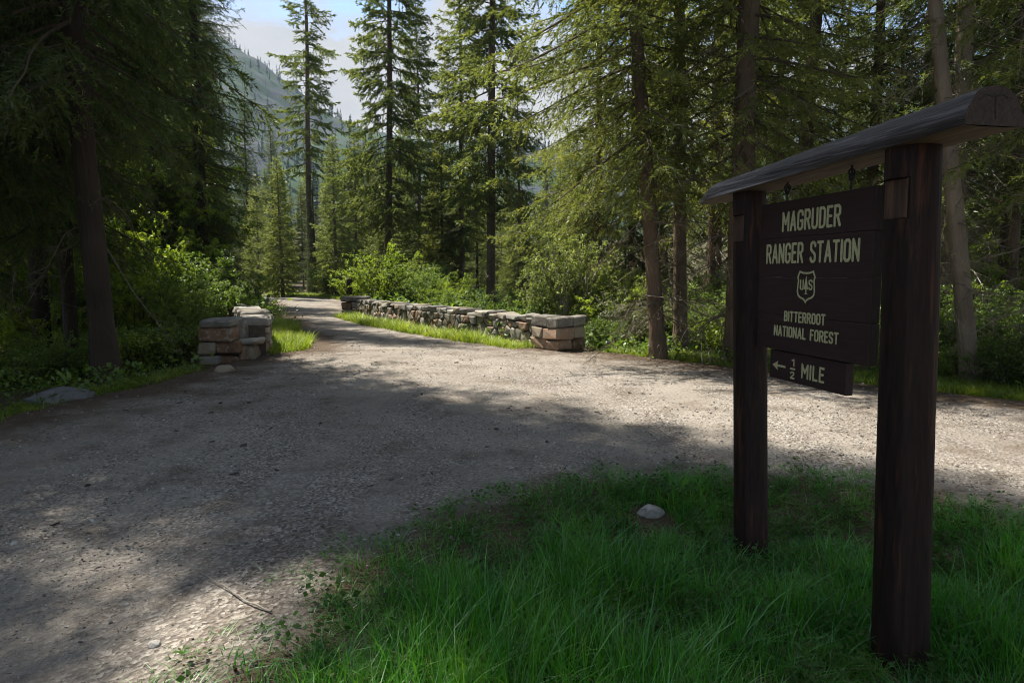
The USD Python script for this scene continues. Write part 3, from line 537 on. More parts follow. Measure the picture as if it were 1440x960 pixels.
def parapet(name, label, path, base, topz, thick, seed, stone_size, parts_faces=(True, True), cap_h=0.135):
    """path: plan polyline; the stones of both faces and the capping stones are parts"""
    rng = np.random.default_rng(seed); ln = LineString(path); L = ln.length
    wall = thing(name, label, 'stone wall')
    def frame_at(s):
        s = np.clip(s, 0, L); p = np.array([ln.interpolate(v).coords[0] for v in np.atleast_1d(s)])
        a = np.array([ln.interpolate(max(0, v - 0.4)).coords[0] for v in np.atleast_1d(s)]); b = np.array([ln.interpolate(min(L, v + 0.4)).coords[0] for v in np.atleast_1d(s)])
        tt = unit(b - a); return p, tt, np.stack([-tt[:, 1], tt[:, 0]], 1)      # n: to the left of the path
    def to_world(s, out, z, side):
        p, tt, n = frame_at(s); q = p + n * (side * (thick / 2 + out))[:, None]
        return np.column_stack([q, z])
    S = np.linspace(0, L, 40); H = topz(S) - cap_h
    core = []
    for side in (1, -1):
        A = to_world(S, np.full(40, -0.035), np.full(40, base), side); B = to_world(S, np.full(40, -0.035), H + 0.02, side); core.append((A, B))
    V = np.stack([core[0][0], core[0][1], core[1][1], core[1][0]], 1); n = 4; F = []
    for i in range(39):
        for k in range(4):
            k2 = (k + 1) % 4; F += [(i * 4 + k, i * 4 + k2, i * 4 + 4 + k2), (i * 4 + k, i * 4 + 4 + k2, i * 4 + 4 + k)]
    F += [(0, 3, 2), (0, 2, 1), (156, 157, 158), (156, 158, 159)]
    obj('core', (V.reshape(-1, 3), np.array(F)), MORTAR, wall)
    Hm = float(H.max())
    for side in (1, -1):
        if not parts_faces[0 if side > 0 else 1]: continue
        for g in clip_cells(L, Hm - base, stone_size, seed + (3 if side > 0 else 4)):
            r = cell_stone(g, 0.05, rng.uniform(-0.015, 0.045), rng, rng.uniform(0.008, 0.02))
            if r is None: continue
            v, f = r; z = base + v[:, 1] * (np.interp(v[:, 0], S, H) - base) / (Hm - base)
            w = to_world(v[:, 0], v[:, 2], z, side)
            obj('stone', (w, f if side < 0 else f[:, ::-1]), STONES[rng.choice(4, p=[0.38, 0.27, 0.22, 0.13])], wall)
    s = 0.0
    while s < L - 0.05:
        l = min(rng.uniform(0.18, 0.50), L - s); e = rng.uniform(-0.02, 0.07); zz = rng.uniform(-0.045, 0.025)
        v, f = cham_box(0.012, l - 0.012, -thick / 2 - e, thick / 2 + rng.uniform(-0.02, 0.07), -cap_h * rng.uniform(0.8, 1.25), 0.0, 0.024, 0.030, rng)
        ss = s + v[:, 0]; p, tt, nn = frame_at(ss)
        w = np.column_stack([p + nn * v[:, 1:2], v[:, 2] + np.interp(ss, S, topz(S)) + zz])
        obj('capstone', (w, f[:, ::-1] if np.cross(tt[0], nn[0]) < 0 else f), CAPSTONE if rng.random() < 0.6 else STONES[rng.choice(3)], wall); s += l
    return wall
def block(parent, px0, px1, pyt, pyb, y, depth, seed, matk, yaw=0.0, c=0.03):
    """a dressed stone given by its outline in the picture at distance y"""
    rng = np.random.default_rng(seed); x0_, x1_ = x_at(px0, y), x_at(px1, y); zt2, zb2 = z_at(pyt, y), z_at(pyb, y)
    v, f = cham_box(x0_, x1_, 0, depth, zb2, zt2, c, 0.03, rng); cy, sy = math.cos(yaw), math.sin(yaw); xm = (x0_ + x1_) / 2
    w = np.column_stack([xm + (v[:, 0] - xm) * cy - v[:, 1] * sy, y + (v[:, 0] - xm) * sy + v[:, 1] * cy, v[:, 2]])
    return obj('stone', (w, f), matk, parent)
# right wall: from its end pier back to the far side of the bridge
WR = [(0.85, 14.75), (0.0, 16.0), (-1.2, 17.7), (-2.5, 19.6), (-3.7, 21.6), (-4.7, 23.6), (-5.6, 25.6)]
wall_r = parapet('bridge_wall', 'sunlit stone parapet along the right side of the road ending in a square pier', WR, -0.25, lambda s: np.interp(s, [0, 3, 7, 14], [0.66, 0.70, 0.70, 0.66]), 0.46, 11, 0.21)
# its pier: courses of big blocks, seen on two faces
def pier():
    rng = np.random.default_rng(8); c0 = np.array([0.98, 14.45]); ex = np.array([0.80, 0.60]); ey = np.array([-0.60, 0.80]) * 1.0
    ex /= np.linalg.norm(ex); w, dpt = 0.78, 0.82
    zs = [-0.2, 0.03, 0.25, 0.50, 0.735]
    for k in range(4):
        xs = [-w / 2, w / 2 * rng.uniform(-0.35, 0.35), w / 2]; ys = [-dpt / 2, dpt / 2 * rng.uniform(-0.3, 0.3), dpt / 2]
        for i in range(2):
            for j in range(2):
                e = rng.uniform(0, 0.03, 2) * (1.3 if k == 3 else 1)
                v, f = cham_box(xs[i] - (e[0] if i == 0 else -0.006), xs[i + 1] + (e[0] if i else -0.006), ys[j] - (e[1] if j == 0 else -0.006), ys[j + 1] + (e[1] if j else -0.006), zs[k] + 0.006, zs[k + 1] - 0.008 + (rng.uniform(-0.03, 0.03) if k == 3 else 0), 0.024, 0.024, rng)
                wv = np.column_stack([c0 + v[:, :1] * ex + v[:, 1:2] * ey, v[:, 2]])
                obj('stone', (wv, f), CAPSTONE if k == 3 else STONES[rng.choice(4, p=[0.4, 0.15, 0.15, 0.3])], wall_r)
    v, f = cham_box(-w / 2 + 0.05, w / 2 - 0.05, -dpt / 2 + 0.05, dpt / 2 - 0.05, -0.2, 0.70, 0.01)
    obj('core', (np.column_stack([c0 + v[:, :1] * ex + v[:, 1:2] * ey, v[:, 2]]), f), MORTAR, wall_r)
pier()
# far end block of that wall
rng = np.random.default_rng(3)
for xa, xb_, za_, zb2_, kk in ((-0.45, 0.02, -0.2, 0.24, 1), (0.03, 0.45, -0.2, 0.30, 0), (-0.45, -0.08, 0.25, 0.53, 3), (-0.07, 0.45, 0.31, 0.55, 1), (-0.48, 0.48, 0.56, 0.74, 1)):
    v, f = cham_box(xa, xb_, -0.4, 0.4, za_, zb2_, 0.03, 0.02, rng); obj('stone', (v + [-6.0, 26.2, 0], f), STONES[kk], wall_r)
# left wall: flared near end, curving away to the far side
WL = [(-4.98, 13.05), (-5.32, 14.2), (-6.0, 15.7), (-7.0, 17.3), (-8.1, 19.0), (-9.2, 20.8), (-10.2, 22.6)]
wall_l = parapet('bridge_wall', 'shaded stone parapet curving along the left side of the road with a broken near end', WL, -0.4, lambda s: np.interp(s, [0, 2, 6, 12], [0.72, 0.78, 0.80, 0.76]), 0.54, 23, 0.19)
for q in ((281, 328, 450, 459, 12.35, 0.7, 1, CAPSTONE, 0.05), (280, 327, 461, 481, 12.40, 0.7, 2, STONES[3], 0.0), (279, 301, 482, 500, 12.38, 0.6, 3, STONES[0], 0.08), (302, 338, 481, 500, 12.45, 0.6, 4, STONES[3], -0.05),
          (280, 305, 501, 519, 12.3, 0.6, 5, STONES[1], 0.1), (306, 335, 500, 517, 12.5, 0.6, 6, STONES[3], 0.0), (329, 345, 452, 480, 12.75, 0.6, 7, STONES[1], 0.12), (340, 358, 476, 504, 12.8, 0.55, 8, STONES[3], 0.15), (333, 357, 479, 486, 12.55, 0.5, 9, CAPSTONE, -0.1), (335, 345, 486, 509, 12.58, 0.5, 10, STONES[3], -0.05), (346, 356, 487, 507, 12.6, 0.5, 11, STONES[0], 0.1)):
    block(wall_l, *q)

# ------------------------------------------------------------------ loose stones, a stick, a stump
def boulder(name, label, px, py, w, d, h, seed, matk, yaw=0.0, cat='rock'):
    g = ground_at(px, py); m = trimesh.creation.icosphere(4); v = np.array(m.vertices)
    n = meshkit.fbm(v * 1.3 + 5, 4, seed); v = v * (0.75 + 0.5 * n)[:, None]; v[:, 2] = np.maximum(v[:, 2], -0.4)
    pl = unit(np.random.default_rng(seed).normal(size=(7, 3)))
    for nrm in pl: v -= np.maximum(0, v @ nrm - 0.80)[:, None] * nrm
    o = obj(name, (v * [w / 2, d / 2, h * 0.9], m.faces), matk, None, True)
    UsdGeom.Xformable(o).AddTransformOp().Set(matrix_of((g[0], g[1], float(ground_z(g[0], g[1])[0]) + h * 0.1), yaw))
    return tag(o, label, cat)
boulder('boulder', 'flat grey boulder half sunk at the left edge of the gravel', 86, 563, 0.86, 0.5, 0.20, 3, BOULDER, 0.25)
boulder('pale_stone', 'pale fist sized stone lying in the far edge of the grass', 915, 706, 0.20, 0.13, 0.075, 8, ROUGHPALE, 0.2, 'stone')
boulder('pale_stone', 'small pale stone sunk among the grass blades in the lower middle', 786, 846, 0.07, 0.06, 0.06, 6, PALEROCK, 0.5, 'stone')
boulder('loose_stone', 'small rubble stone fallen at the foot of the broken left wall', 316, 524, 0.32, 0.22, 0.10, 7, STONES[0], 0.5, 'stone')
boulder('loose_stone', 'white rounded pebble lying on the gravel at the lower left', 218, 914, 0.055, 0.045, 0.022, 9, PALEROCK, 0.5, 'stone')
def stick():
    px = [(284, 818), (305, 830), (325, 842), (340, 853), (358, 862), (382, 871)]
    P = np.array([ground_at(*q) for q in px]); P[:, 2] = ground_z(P[:, 0], P[:, 1]) + [0.02, 0.018, 0.016, 0.014, 0.014, 0.012]
    tt = np.linspace(0, 5, 26); Q = np.stack([np.interp(tt, range(6), P[:, k]) for k in range(3)], 1); Q[:, 2] += 0.004 * np.sin(tt * 5)
    return tubes(Q[None], np.linspace(0.0025, 0.005, 26)[None], 6)
tag(obj('fallen_stick', stick(), SNAGWOOD, smooth=True), 'thin bare stick lying on the gravel beside the grass', 'stick')
sx_, sy_ = x_at(491, 33), 33.0
st = thing('tree_stump', 'dark upright stump beyond the far end of the right wall', 'stump', (sx_, sy_, float(terrain(sx_, sy_))), 0.3)
obj('trunk', log_mesh([0, 0, -0.2], [0.03, 0, 1.35], 0.17, 0.13, 12, 14, 12, 0.05), BARK_DARK, st, smooth=50)
obj('broken_top', hull(np.array([(0.03 + 0.125 * math.cos(a), 0.125 * math.sin(a), 1.34) for a in np.linspace(0, 5.6, 9)] + [(0.0, 0.03, 1.5), (0.08, -0.02, 1.43)])), CUTWOOD, st)
# ------------------------------------------------------------------ conifers
def conifer_parts(seed, H, r0, cb, R, dead_from=None, dens=9.0, per_whorl=5, step=0.45, droop=0.25, tip=0.35, lo=-12, hi=40, shape=0.8, blade=(0.095, 0.021), pitch=0.020, gap=0.0, twig=0.42, one_sided=None, deadlen=1.0, deadn=5, flare=0.28):
    """trunk, limbs, crown and dead branches of one conifer with its base at the origin"""
    rng = np.random.default_rng(seed)
    zt = np.linspace(-0.3, H, 26); u = np.clip(zt / H, 0, 1)
    wob = np.stack([meshkit.noise(np.stack([zt * 0.12, 0 * zt, 0 * zt + seed], 1), k) - 0.5 for k in (1, 2)], 1) * 0.35 * u[:, None]
    axis = lambda z: np.stack([np.interp(z, zt, wob[:, 0]), np.interp(z, zt, wob[:, 1]), z], -1)
    rad = lambda z: r0 * (1 - np.clip(z / H, 0, 1) ** 1.1) * (1 + flare * np.exp(-np.maximum(z, -0.2) / 0.3)) + 0.012
    sides = 16; V, F = tubes(axis(zt)[None], rad(zt)[None], sides)
    V = V + unit(V - axis(V[:, 2])) * ((meshkit.fbm(V * [9, 9, 1.6], 3, seed) - 0.5) * 0.16 * rad(V[:, 2]))[:, None]
    parts = {'trunk': (V, F)}
    hs, az = [], []
    z = cb
    while z < H - 0.25:
        n = per_whorl if z < H * 0.9 else 4; a0 = rng.uniform(0, 2 * PI)
        for k in range(n):
            if rng.random() < gap: continue
            hs.append(z + rng.uniform(-0.18, 0.18)); az.append(a0 + 2 * PI * k / n + rng.uniform(-0.45, 0.45))
        z += step * rng.uniform(0.75, 1.3) * (1.0 if z < H * 0.75 else 0.7)
    hs, az = np.array(hs), np.array(az); tt = np.clip((hs - cb) / (H - cb), 0, 1)
    L = R * (1 - tt) ** shape * np.minimum(1, 0.62 + 2.2 * tt) * rng.uniform(0.62, 1.12, len(hs)) + 0.18
    clump = 0.72 + 0.56 * meshkit.noise(np.stack([hs * 0.55, np.cos(az) * 1.3, np.sin(az) * 1.3], 1), seed + 5); L = L * clump
    if one_sided is not None: L = L * (1 + 0.38 * np.cos(az - one_sided))
    el = np.radians(lo + (hi - lo) * tt ** 1.3 + rng.normal(0, 6, len(hs)))
    K = 7; uu = np.linspace(0, 1, K)
    def along(i, u):
        """points at share u along branch i"""
        r = L[i] * u; zz = L[i] * (np.tan(el[i]) * u - droop * u ** 1.6 + tip * droop * u ** 4 * 1.6)
        sw = (0.12 * np.sin(u * 3 + i) + 0.03 * np.sin(u * 11 + 2 * i)) * L[i] * u
        a = axis(hs[i]); c, s = np.cos(az[i]), np.sin(az[i])
        return a + np.stack([r * c - sw * s, r * s + sw * c, zz], -1)
    nb = len(hs); I = np.repeat(np.arange(nb), K); P = along(I, np.tile(uu, nb)).reshape(nb, K, 3)
    rb = (0.007 + 0.0085 * L)[:, None] * (1 - 0.85 * uu[None]); parts['limbs'] = tubes(P, rb, 4)
    # branchlets to both sides of each branch, then needle blades along each branchlet
    cnt = np.maximum(4, (L * dens).astype(int)); I = np.repeat(np.arange(nb), cnt); n = len(I)
    u = 0.12 + 0.88 * rng.random(n) ** 0.8; B = along(I, u); Fd = unit(along(I, np.minimum(u + 0.05, 1.05)) - B)
    side = rng.choice([-1, 1], n); Sd = np.stack([-np.sin(az[I]) * side, np.cos(az[I]) * side, 0 * u], -1)
    ang = np.radians(rng.uniform(25, 68, n)); D = unit(Fd * np.cos(ang)[:, None] + Sd * np.sin(ang)[:, None] + np.stack([0 * u, 0 * u, rng.uniform(-0.75, 0.18, n) * (0.35 + droop * 1.6)], -1))
    bl = np.minimum(0.85, (0.10 + twig * L[I] * (1.08 - u))) * rng.uniform(0.55, 1.2, n)
    m = np.maximum(3, (bl / pitch).astype(int)); J = np.repeat(np.arange(n), m); q = rng.random(len(J))
    Q = B[J] + D[J] * (bl[J] * q)[:, None]; Q[:, 2] -= 0.32 * bl[J] * q ** 2 * (0.4 + droop * 2)
    DD = unit(D[J] + rng.normal(0, 0.42, (len(J), 3)) + [0, 0, 0.05])
    parts['crown'] = blades(Q, DD, blade[0] * rng.uniform(0.6, 1.35, len(J)), blade[1] * rng.uniform(0.7, 1.3, len(J)), rng)
    if dead_from is not None:
        nd = int((cb + 2.5 - dead_from) * deadn); h2 = rng.uniform(dead_from, cb + 2.5, nd); a2 = rng.uniform(0, 2 * PI, nd); L2 = rng.uniform(0.35, 1.0, nd) * R * 0.75 * deadlen
        e2 = np.radians(rng.normal(-14, 12, nd)); c, s = np.cos(a2), np.sin(a2)
        def along2(i, u): return axis(h2[i]) + np.stack([L2[i] * u * c[i] + 0.16 * L2[i] * np.sin(4 * u + i) * -s[i], L2[i] * u * s[i] + 0.16 * L2[i] * np.sin(4 * u + i) * c[i], L2[i] * (np.tan(e2[i]) * u - 0.30 * u ** 2 + 0.05 * np.sin(u * 7 + i))], -1)
        I = np.repeat(np.arange(nd), 6); P = along2(I, np.tile(np.linspace(0, 1, 6), nd)).reshape(nd, 6, 3)
        t1 = tubes(P, (0.004 + 0.0065 * L2)[:, None] * (1 - 0.8 * np.linspace(0, 1, 6)[None]), 3)
        cnt = (L2 * 15).astype(int) + 3; I = np.repeat(np.arange(nd), cnt); u = 0.15 + 0.85 * rng.random(len(I)); B = along2(I, u)
        D = unit(np.stack([c[I], s[I], 0 * u], -1) * 0.6 + rng.normal(0, 0.6, (len(I), 3)) + [0, 0, -0.45]); l2 = rng.uniform(0.08, 0.38, len(I))
        t2 = blades(B, D, l2, np.full(len(I), 0.009), rng)
        J = np.repeat(np.arange(len(I)), 7); q = rng.random(len(J)); Q = B[J] + D[J] * (l2[J] * q)[:, None]
        t3 = blades(Q, unit(D[J] * 0.6 + rng.normal(0, 0.6, (len(J), 3)) + [0, 0, -0.2]), rng.uniform(0.03, 0.11, len(J)), np.full(len(J), 0.006), rng)
        parts['dead_branches'] = cat_mesh([t1, t2, t3])
    return parts
def tree_builder(needles, bark, limbs=TWIG, **kw):
    def build(o):
        p = conifer_parts(**kw)
        obj('trunk', p['trunk'], bark, o, smooth=50)
        obj('limbs', p['limbs'], limbs, o); obj('crown', p['crown'], needles, o)
        if 'dead_branches' in p: obj('dead_branches', p['dead_branches'], DEADTWIG, o)
    return build
def snag_builder(seed, H, r0):
    def build(o):
        rng = np.random.default_rng(seed); z = np.linspace(-0.3, H, 16); P = np.stack([0.1 * np.sin(z * 0.4), 0.1 * np.cos(z * 0.3), z], 1)
        obj('trunk', tubes(P[None], (r0 * (1 - 0.9 * np.clip(z / H, 0, 1)))[None], 8), SNAGWOOD, o, smooth=50)
        n = 70; h = rng.uniform(H * 0.2, H * 0.98, n); a = rng.uniform(0, 2 * PI, n); L = rng.uniform(0.2, 1.1, n) * (1.15 - h / H); D = np.stack([np.cos(a), np.sin(a), rng.uniform(-0.5, 0.2, n)], 1)
        b = np.stack([0.1 * np.sin(h * 0.4), 0.1 * np.cos(h * 0.3), h], 1); u = np.linspace(0, 1, 4)[None, :, None]
        obj('dead_branches', tubes(b[:, None] + D[:, None] * L[:, None, None] * u, np.array([[0.018, 0.012, 0.008, 0.003]]).repeat(n, 0), 3), SNAGWOOD, o)
    return build
# ------------------------------------------------------------------ leafy shrubs
def shrub_parts(seed, H, W, stems, leaves, leaf=0.05, upright=0.5, low=0.15):
    rng = np.random.default_rng(seed); a = rng.uniform(0, 2 * PI, stems); r = W * rng.uniform(0.15, 1.0, stems) ** 0.7; h = H * rng.uniform(0.55, 1.0, stems) * (1 - 0.25 * r / W)
    u = np.linspace(0, 1, 7)[None]; rr = r[:, None] * (u ** (1 + upright)); zz = h[:, None] * (1 - (1 - u) ** 1.35)
    P = np.stack([0.08 * W * np.cos(a)[:, None] + rr * np.cos(a)[:, None] + 0.05 * np.sin(u * 5 + a[:, None]), 0.08 * W * np.sin(a)[:, None] + rr * np.sin(a)[:, None] + 0.05 * np.cos(u * 6 + a[:, None]), zz - 0.1 * (1 - u)], -1)
    st = tubes(P, (0.006 + 0.004 * h)[:, None] * (1 - 0.75 * u), 4)
    nt = stems * 16; i = rng.integers(0, stems, nt); k = low + (1 - low) * rng.random(nt) ** 0.75
    f = k * 6; j = np.minimum(f.astype(int), 5); B = P[i, j] * (1 - (f - j))[:, None] + P[i, j + 1] * (f - j)[:, None]
    D = unit(rng.normal(0, 1, (nt, 3)) * [1, 1, 0.55] + [0, 0, 0.25]); tl = rng.uniform(0.12, 0.42, nt) * (0.4 + 0.35 * W)
    tw = tubes(B[:, None] + D[:, None] * tl[:, None, None] * np.linspace(0, 1, 3)[None, :, None], np.array([[0.004, 0.003, 0.0015]]).repeat(nt, 0), 3)
    t = rng.integers(0, nt, leaves); q = rng.random(leaves) ** 0.7; C = B[t] + D[t] * (tl[t] * q)[:, None] + rng.normal(0, 0.02, (leaves, 3))
    ld = unit(D[t] * 0.5 + rng.normal(0, 0.7, (leaves, 3)) + [0, 0, -0.25]); nrm = unit(rng.normal(0, 0.45, (leaves, 3)) + [0, 0, 1]); S = unit(np.cross(ld, nrm)); nn = np.cross(S, ld)
    l = leaf * rng.uniform(0.6, 1.35, leaves)[:, None]; w = l * 0.34
    V = np.stack([C, C + ld * l * 0.45 - S * w + nn * w * 0.25, C + ld * l, C + ld * l * 0.45 + S * w + nn * w * 0.25], 1).reshape(-1, 3); o = np.arange(leaves)[:, None] * 4
    return cat_mesh([st, tw]), (V, np.vstack([o + [0, 1, 2], o + [0, 2, 3]]))
def shrub_builder(look, stemlook=TWIG, **kw):
    def build(o):
        s, l = shrub_parts(**kw); obj('stems', s, stemlook, o); obj('foliage', l, look, o)
    return build
BUILD = {
    'spruce_a': tree_builder(NEEDLE, BARK_DARK, seed=1, H=26, r0=0.165, cb=3.9, R=3.3, dead_from=1.5, dens=17, per_whorl=7, step=0.38, droop=0.42, tip=0.25, lo=-14, hi=38, twig=0.40, deadn=7, deadlen=0.6),
    'spruce_b': tree_builder(NEEDLE, BARK_DARK, seed=2, H=25, r0=0.26, cb=0.8, R=3.2, dens=13, per_whorl=7, step=0.40, droop=0.34, tip=0.3, lo=-10, hi=42, twig=0.36),
    'fir_a': tree_builder(NEEDLE_FIR, BARK, seed=3, H=30, r0=0.20, cb=8.5, R=2.5, dead_from=4.0, dens=14, per_whorl=5, step=0.55, droop=0.22, tip=0.5, lo=-8, hi=40, shape=0.7, gap=0.22, blade=(0.15, 0.046), deadn=4, deadlen=0.7),
    'fir_b': tree_builder(NEEDLE_FIR, BARK, seed=4, H=29, r0=0.19, cb=4.5, R=3.2, dead_from=2.0, dens=14, per_whorl=6, step=0.50, droop=0.26, tip=0.5, lo=-12, hi=38, shape=0.75, gap=0.15, blade=(0.15, 0.046), deadn=4),
    'limby_a': tree_builder(NEEDLE_MIX, BARK_RED, seed=5, H=24, r0=0.135, cb=3.4, R=2.5, dead_from=0.9, dens=16, per_whorl=6, step=0.42, droop=0.36, tip=0.3, lo=-14, hi=35, gap=0.08, one_sided=PI, deadn=10),
    'limby_b': tree_builder(NEEDLE_MIX, BARK_RED, seed=6, H=25, r0=0.21, cb=4.0, R=2.7, dead_from=0.8, dens=15, per_whorl=6, step=0.44, droop=0.36, tip=0.3, lo=-15, hi=35, gap=0.12, deadn=13, deadlen=1.0),
    'young': tree_builder(NEEDLE_LIT, BARK, seed=7, H=11, r0=0.12, cb=0.35, R=2.1, dens=13, per_whorl=6, step=0.34, droop=0.22, tip=0.5, lo=-6, hi=45, shape=0.95, blade=(0.14, 0.045)),
    'young_olive': tree_builder(NEEDLE_MIX, BARK, seed=8, H=13, r0=0.13, cb=0.6, R=2.3, dens=12, per_whorl=6, step=0.38, droop=0.30, tip=0.4, lo=-10, hi=42, shape=0.9, blade=(0.14, 0.045)),
    'lean_pole': tree_builder(NEEDLE_MIX, BARK_PALE, seed=9, H=17, r0=0.112, cb=9.5, R=1.6, dead_from=0.8, dens=9, per_whorl=4, step=0.5, droop=0.35, gap=0.1, deadn=9, deadlen=1.0),
    'old_pale': tree_builder(NEEDLE, BARK_PALE, seed=10, H=25, r0=0.19, cb=3.5, R=2.6, dead_from=1.2, dens=10, per_whorl=5, step=0.5, droop=0.4, gap=0.1, deadn=10),
    'snag': snag_builder(11, 15, 0.13),
    'maple': shrub_builder(LEAF_A, TWIG, seed=21, H=3.0, W=1.6, stems=26, leaves=10000, leaf=0.070, upright=0.5),
    'alder': shrub_builder(LEAF_B, TWIG, seed=22, H=2.6, W=1.5, stems=26, leaves=9000, leaf=0.060, upright=0.4),
    'willow': shrub_builder(LEAF_C, STEMPALE, seed=23, H=3.2, W=1.0, stems=20, leaves=6000, leaf=0.060, upright=1.1),
    'low': shrub_builder(LEAF_B, TWIG, seed=24, H=0.9, W=0.8, stems=30, leaves=4200, leaf=0.050, upright=0.2),
    'low_lime': shrub_builder(LEAF_A, TWIG, seed=25, H=1.0, W=0.8, stems=28, leaves=3600, leaf=0.058, upright=0.3),
    'twiggy': shrub_builder(LEAF_C, STEMPALE, seed=26, H=1.6, W=1.0, stems=34, leaves=2600, leaf=0.045, upright=0.5),
}
rng = np.random.default_rng(77)
def tree(key, name, label, px, y, sc=1.0, lean=(0, 0), yaw=None, group=None, cat='tree', x=None, sxy=None):
    xx = x_at(px, y, float(terrain(x_at(px, y), y))) if x is None else x
    s = (sxy or sc, sxy or sc, sc)
    return place(key, name, label, cat, (xx, y, float(terrain(xx, y)) - 0.05), rng.uniform(0, 2 * PI) if yaw is None else yaw, group, lean, s)
# left side
tree('spruce_a', 'spruce_tree', 'big dark drooping spruce with thick trunk at the left edge of the gravel', 150, 10.5, 1.18, (-2.5, 0), 0.4, sxy=1.0)
tree('spruce_b', 'spruce_tree', 'tall dense spruce behind the left bridge wall, its edge against the mountain', 222, 28.5, 1.0, (0, 0), 1.0)
tree('spruce_a', 'spruce_tree', 'thin dark trunk just left of the thick spruce trunk', 104, 13.4, 0.75, (0, 0), 2.0)
tree('spruce_b', 'spruce_tree', 'dense spruce close behind the left bridge wall', 290, 22.0, 0.80, (0, 0), 5.0, sxy=0.72)
tree('spruce_b', 'spruce_tree', 'dark dense spruce left of the one behind the left bridge wall', 232, 22.5, 0.95, (0, 0), 1.5, sxy=0.85)
tree('spruce_b', 'spruce_tree', 'bluish spruce farther down the left side where the road bends away', 285, 36, 0.86, (0, 0), 3.0)
# middle distance, left to right
tree('spruce_b', 'far_conifer', 'small pointed conifer standing clear below the rocky mountainside', 352, 78, 0.84, (0, 0), 0.3)
tree('spruce_b', 'far_conifer', 'dark narrow conifer just left of the tall slender fir', 388, 62, 0.62, (0, 0), 1.3)
tree('fir_a', 'fir_tree', 'tall slender fir with bare lower trunk at the bend of the road', 437, 51, 1.06, (0.6, 0), 0.2, sxy=1.15)
tree('young', 'young_conifer', 'pale green conifer filling the space left of the slender fir', 398, 47, 0.88, (0, 0), 0.6)
tree('young', 'young_conifer', 'pale green conifer close to the right of the slender fir', 474, 46, 0.98, (0, 0), 1.6)
tree('young_olive', 'young_conifer', 'green conifer between the slender fir and the fir above the lime bush', 502, 50, 0.93, (0, 0), 2.6)
tree('fir_b', 'fir_tree', 'tall open fir rising behind the bright lime bush', 546, 35, 1.0, (1.2, 0), 1.2, sxy=0.95)
tree('fir_b', 'fir_tree', 'shorter fir close behind the right side of the open fir', 592, 42, 0.66, (0, 0), 4.0, sxy=0.7)
tree('young_olive', 'young_conifer', 'low conifer between the two big firs above the wall', 622, 36, 0.72, (0, 0), 0.0)
tree('fir_b', 'fir_tree', 'broad tall fir with dark trunk above the middle of the right wall', 690, 30, 1.05, (0.6, 0), 2.9, sxy=0.98)
tree('fir_b', 'fir_tree', 'narrower fir standing at the left shoulder of the broad tall fir', 650, 36, 0.72, (0, 0), 5.0)
tree('limby_b', 'fir_tree', 'dark straight trunk at the right foot of the broad tall fir', 729, 27, 0.42, (0, 0), 1.0)
tree('snag', 'dead_tree', 'thin leaning dead tree against the sky right of the broad fir', 772, 27, 0.62, (-1.5, 0), 1.0)
tree('young_olive', 'far_conifer', 'small distant conifer in the gap beneath the blue ridge', 768, 62, 0.95, (0, 0), 2.0)
# right side
tree('limby_a', 'spruce_tree', 'sunlit spruce with brown trunk leaning left and green boughs over the wall pier', 926, 12.9, 1.0, (-5.0, 0), 0.1)
tree('limby_a', 'spruce_tree', 'spruce trunk close to the right of the leaning trunk, wrapped in dead twigs', 957, 13.9, 0.95, (-1.5, 0), 2.4)
tree('limby_b', 'spruce_tree', 'thick dark spruce rising behind the left sign post', 1036, 12.4, 1.0, (-0.2, 0), 0.9)
tree('lean_pole', 'spruce_tree', 'slim bare leaning trunk to the right of the right sign post', 1366, 10.1, 1.0, (-9.0, 0), 1.0)
tree('old_pale', 'spruce_tree', 'stout pale barked trunk behind the beam of the sign', 1331, 14.6, 1.0, (0, 0), 1.7)
tree('limby_b', 'spruce_tree', 'spruce with grey drooping boughs at the right edge of the picture', 1500, 9.2, 0.9, (0, 0), 2.6)
tree('young_olive', 'young_conifer', 'bright green conifer low behind the wall pier under the leaning spruce', 815, 21, 0.62, (0, 0), 0.4)
tree('limby_a', 'spruce_tree', 'green spruce behind the leaning trunk, seen between it and the sky', 838, 19.5, 0.85, (0, 0), 0.0)
ORD = 'first second third fourth fifth sixth seventh eighth ninth tenth eleventh twelfth thirteenth fourteenth fifteenth sixteenth seventeenth eighteenth nineteenth twentieth'.split() + ['twenty-' + w for w in 'first second third fourth fifth sixth seventh eighth ninth'.split()]
def nth(rows, k):
    v = sorted(range(len(rows)), key=lambda i: rows[i][0]).index(k)
    return ('leftmost' if v == 0 else 'rightmost' if v == len(rows) - 1 else ORD[v] + ' from the left')
G1 = 'spruces in the shaded wood on the right'
R1 = [(1000, 19, 'limby_b', 0.95), (1110, 17.5, 'limby_b', 0.9), (1165, 21, 'limby_a', 0.62), (1215, 17, 'limby_b', 0.72), (1262, 22, 'spruce_b', 0.5), (1290, 17.5, 'limby_b', 0.85), (1410, 15, 'limby_b', 0.9), (1440, 19, 'spruce_b', 0.8), (1076, 23, 'fir_b', 0.8), (885, 25, 'fir_b', 0.75), (935, 28, 'spruce_b', 0.8), (1030, 29, 'spruce_b', 0.85), (1130, 30, 'spruce_b', 0.55), (1190, 33, 'fir_a', 0.5), (1330, 24, 'spruce_b', 0.7), (1380, 29, 'fir_b', 0.75), (1470, 26, 'fir_b', 0.9), (1560, 14, 'limby_b', 1.0), (1600, 20, 'spruce_b', 0.9)]
for k, (px, y, key, sc) in enumerate(R1):
    tree(key, 'forest_spruce', 'spruce in the shaded wood behind the sign, ' + nth(R1, k), px, y, sc, (rng.normal(0, 1), 0), None, G1)
G2 = 'dead pole trees on the skyline behind the sign'
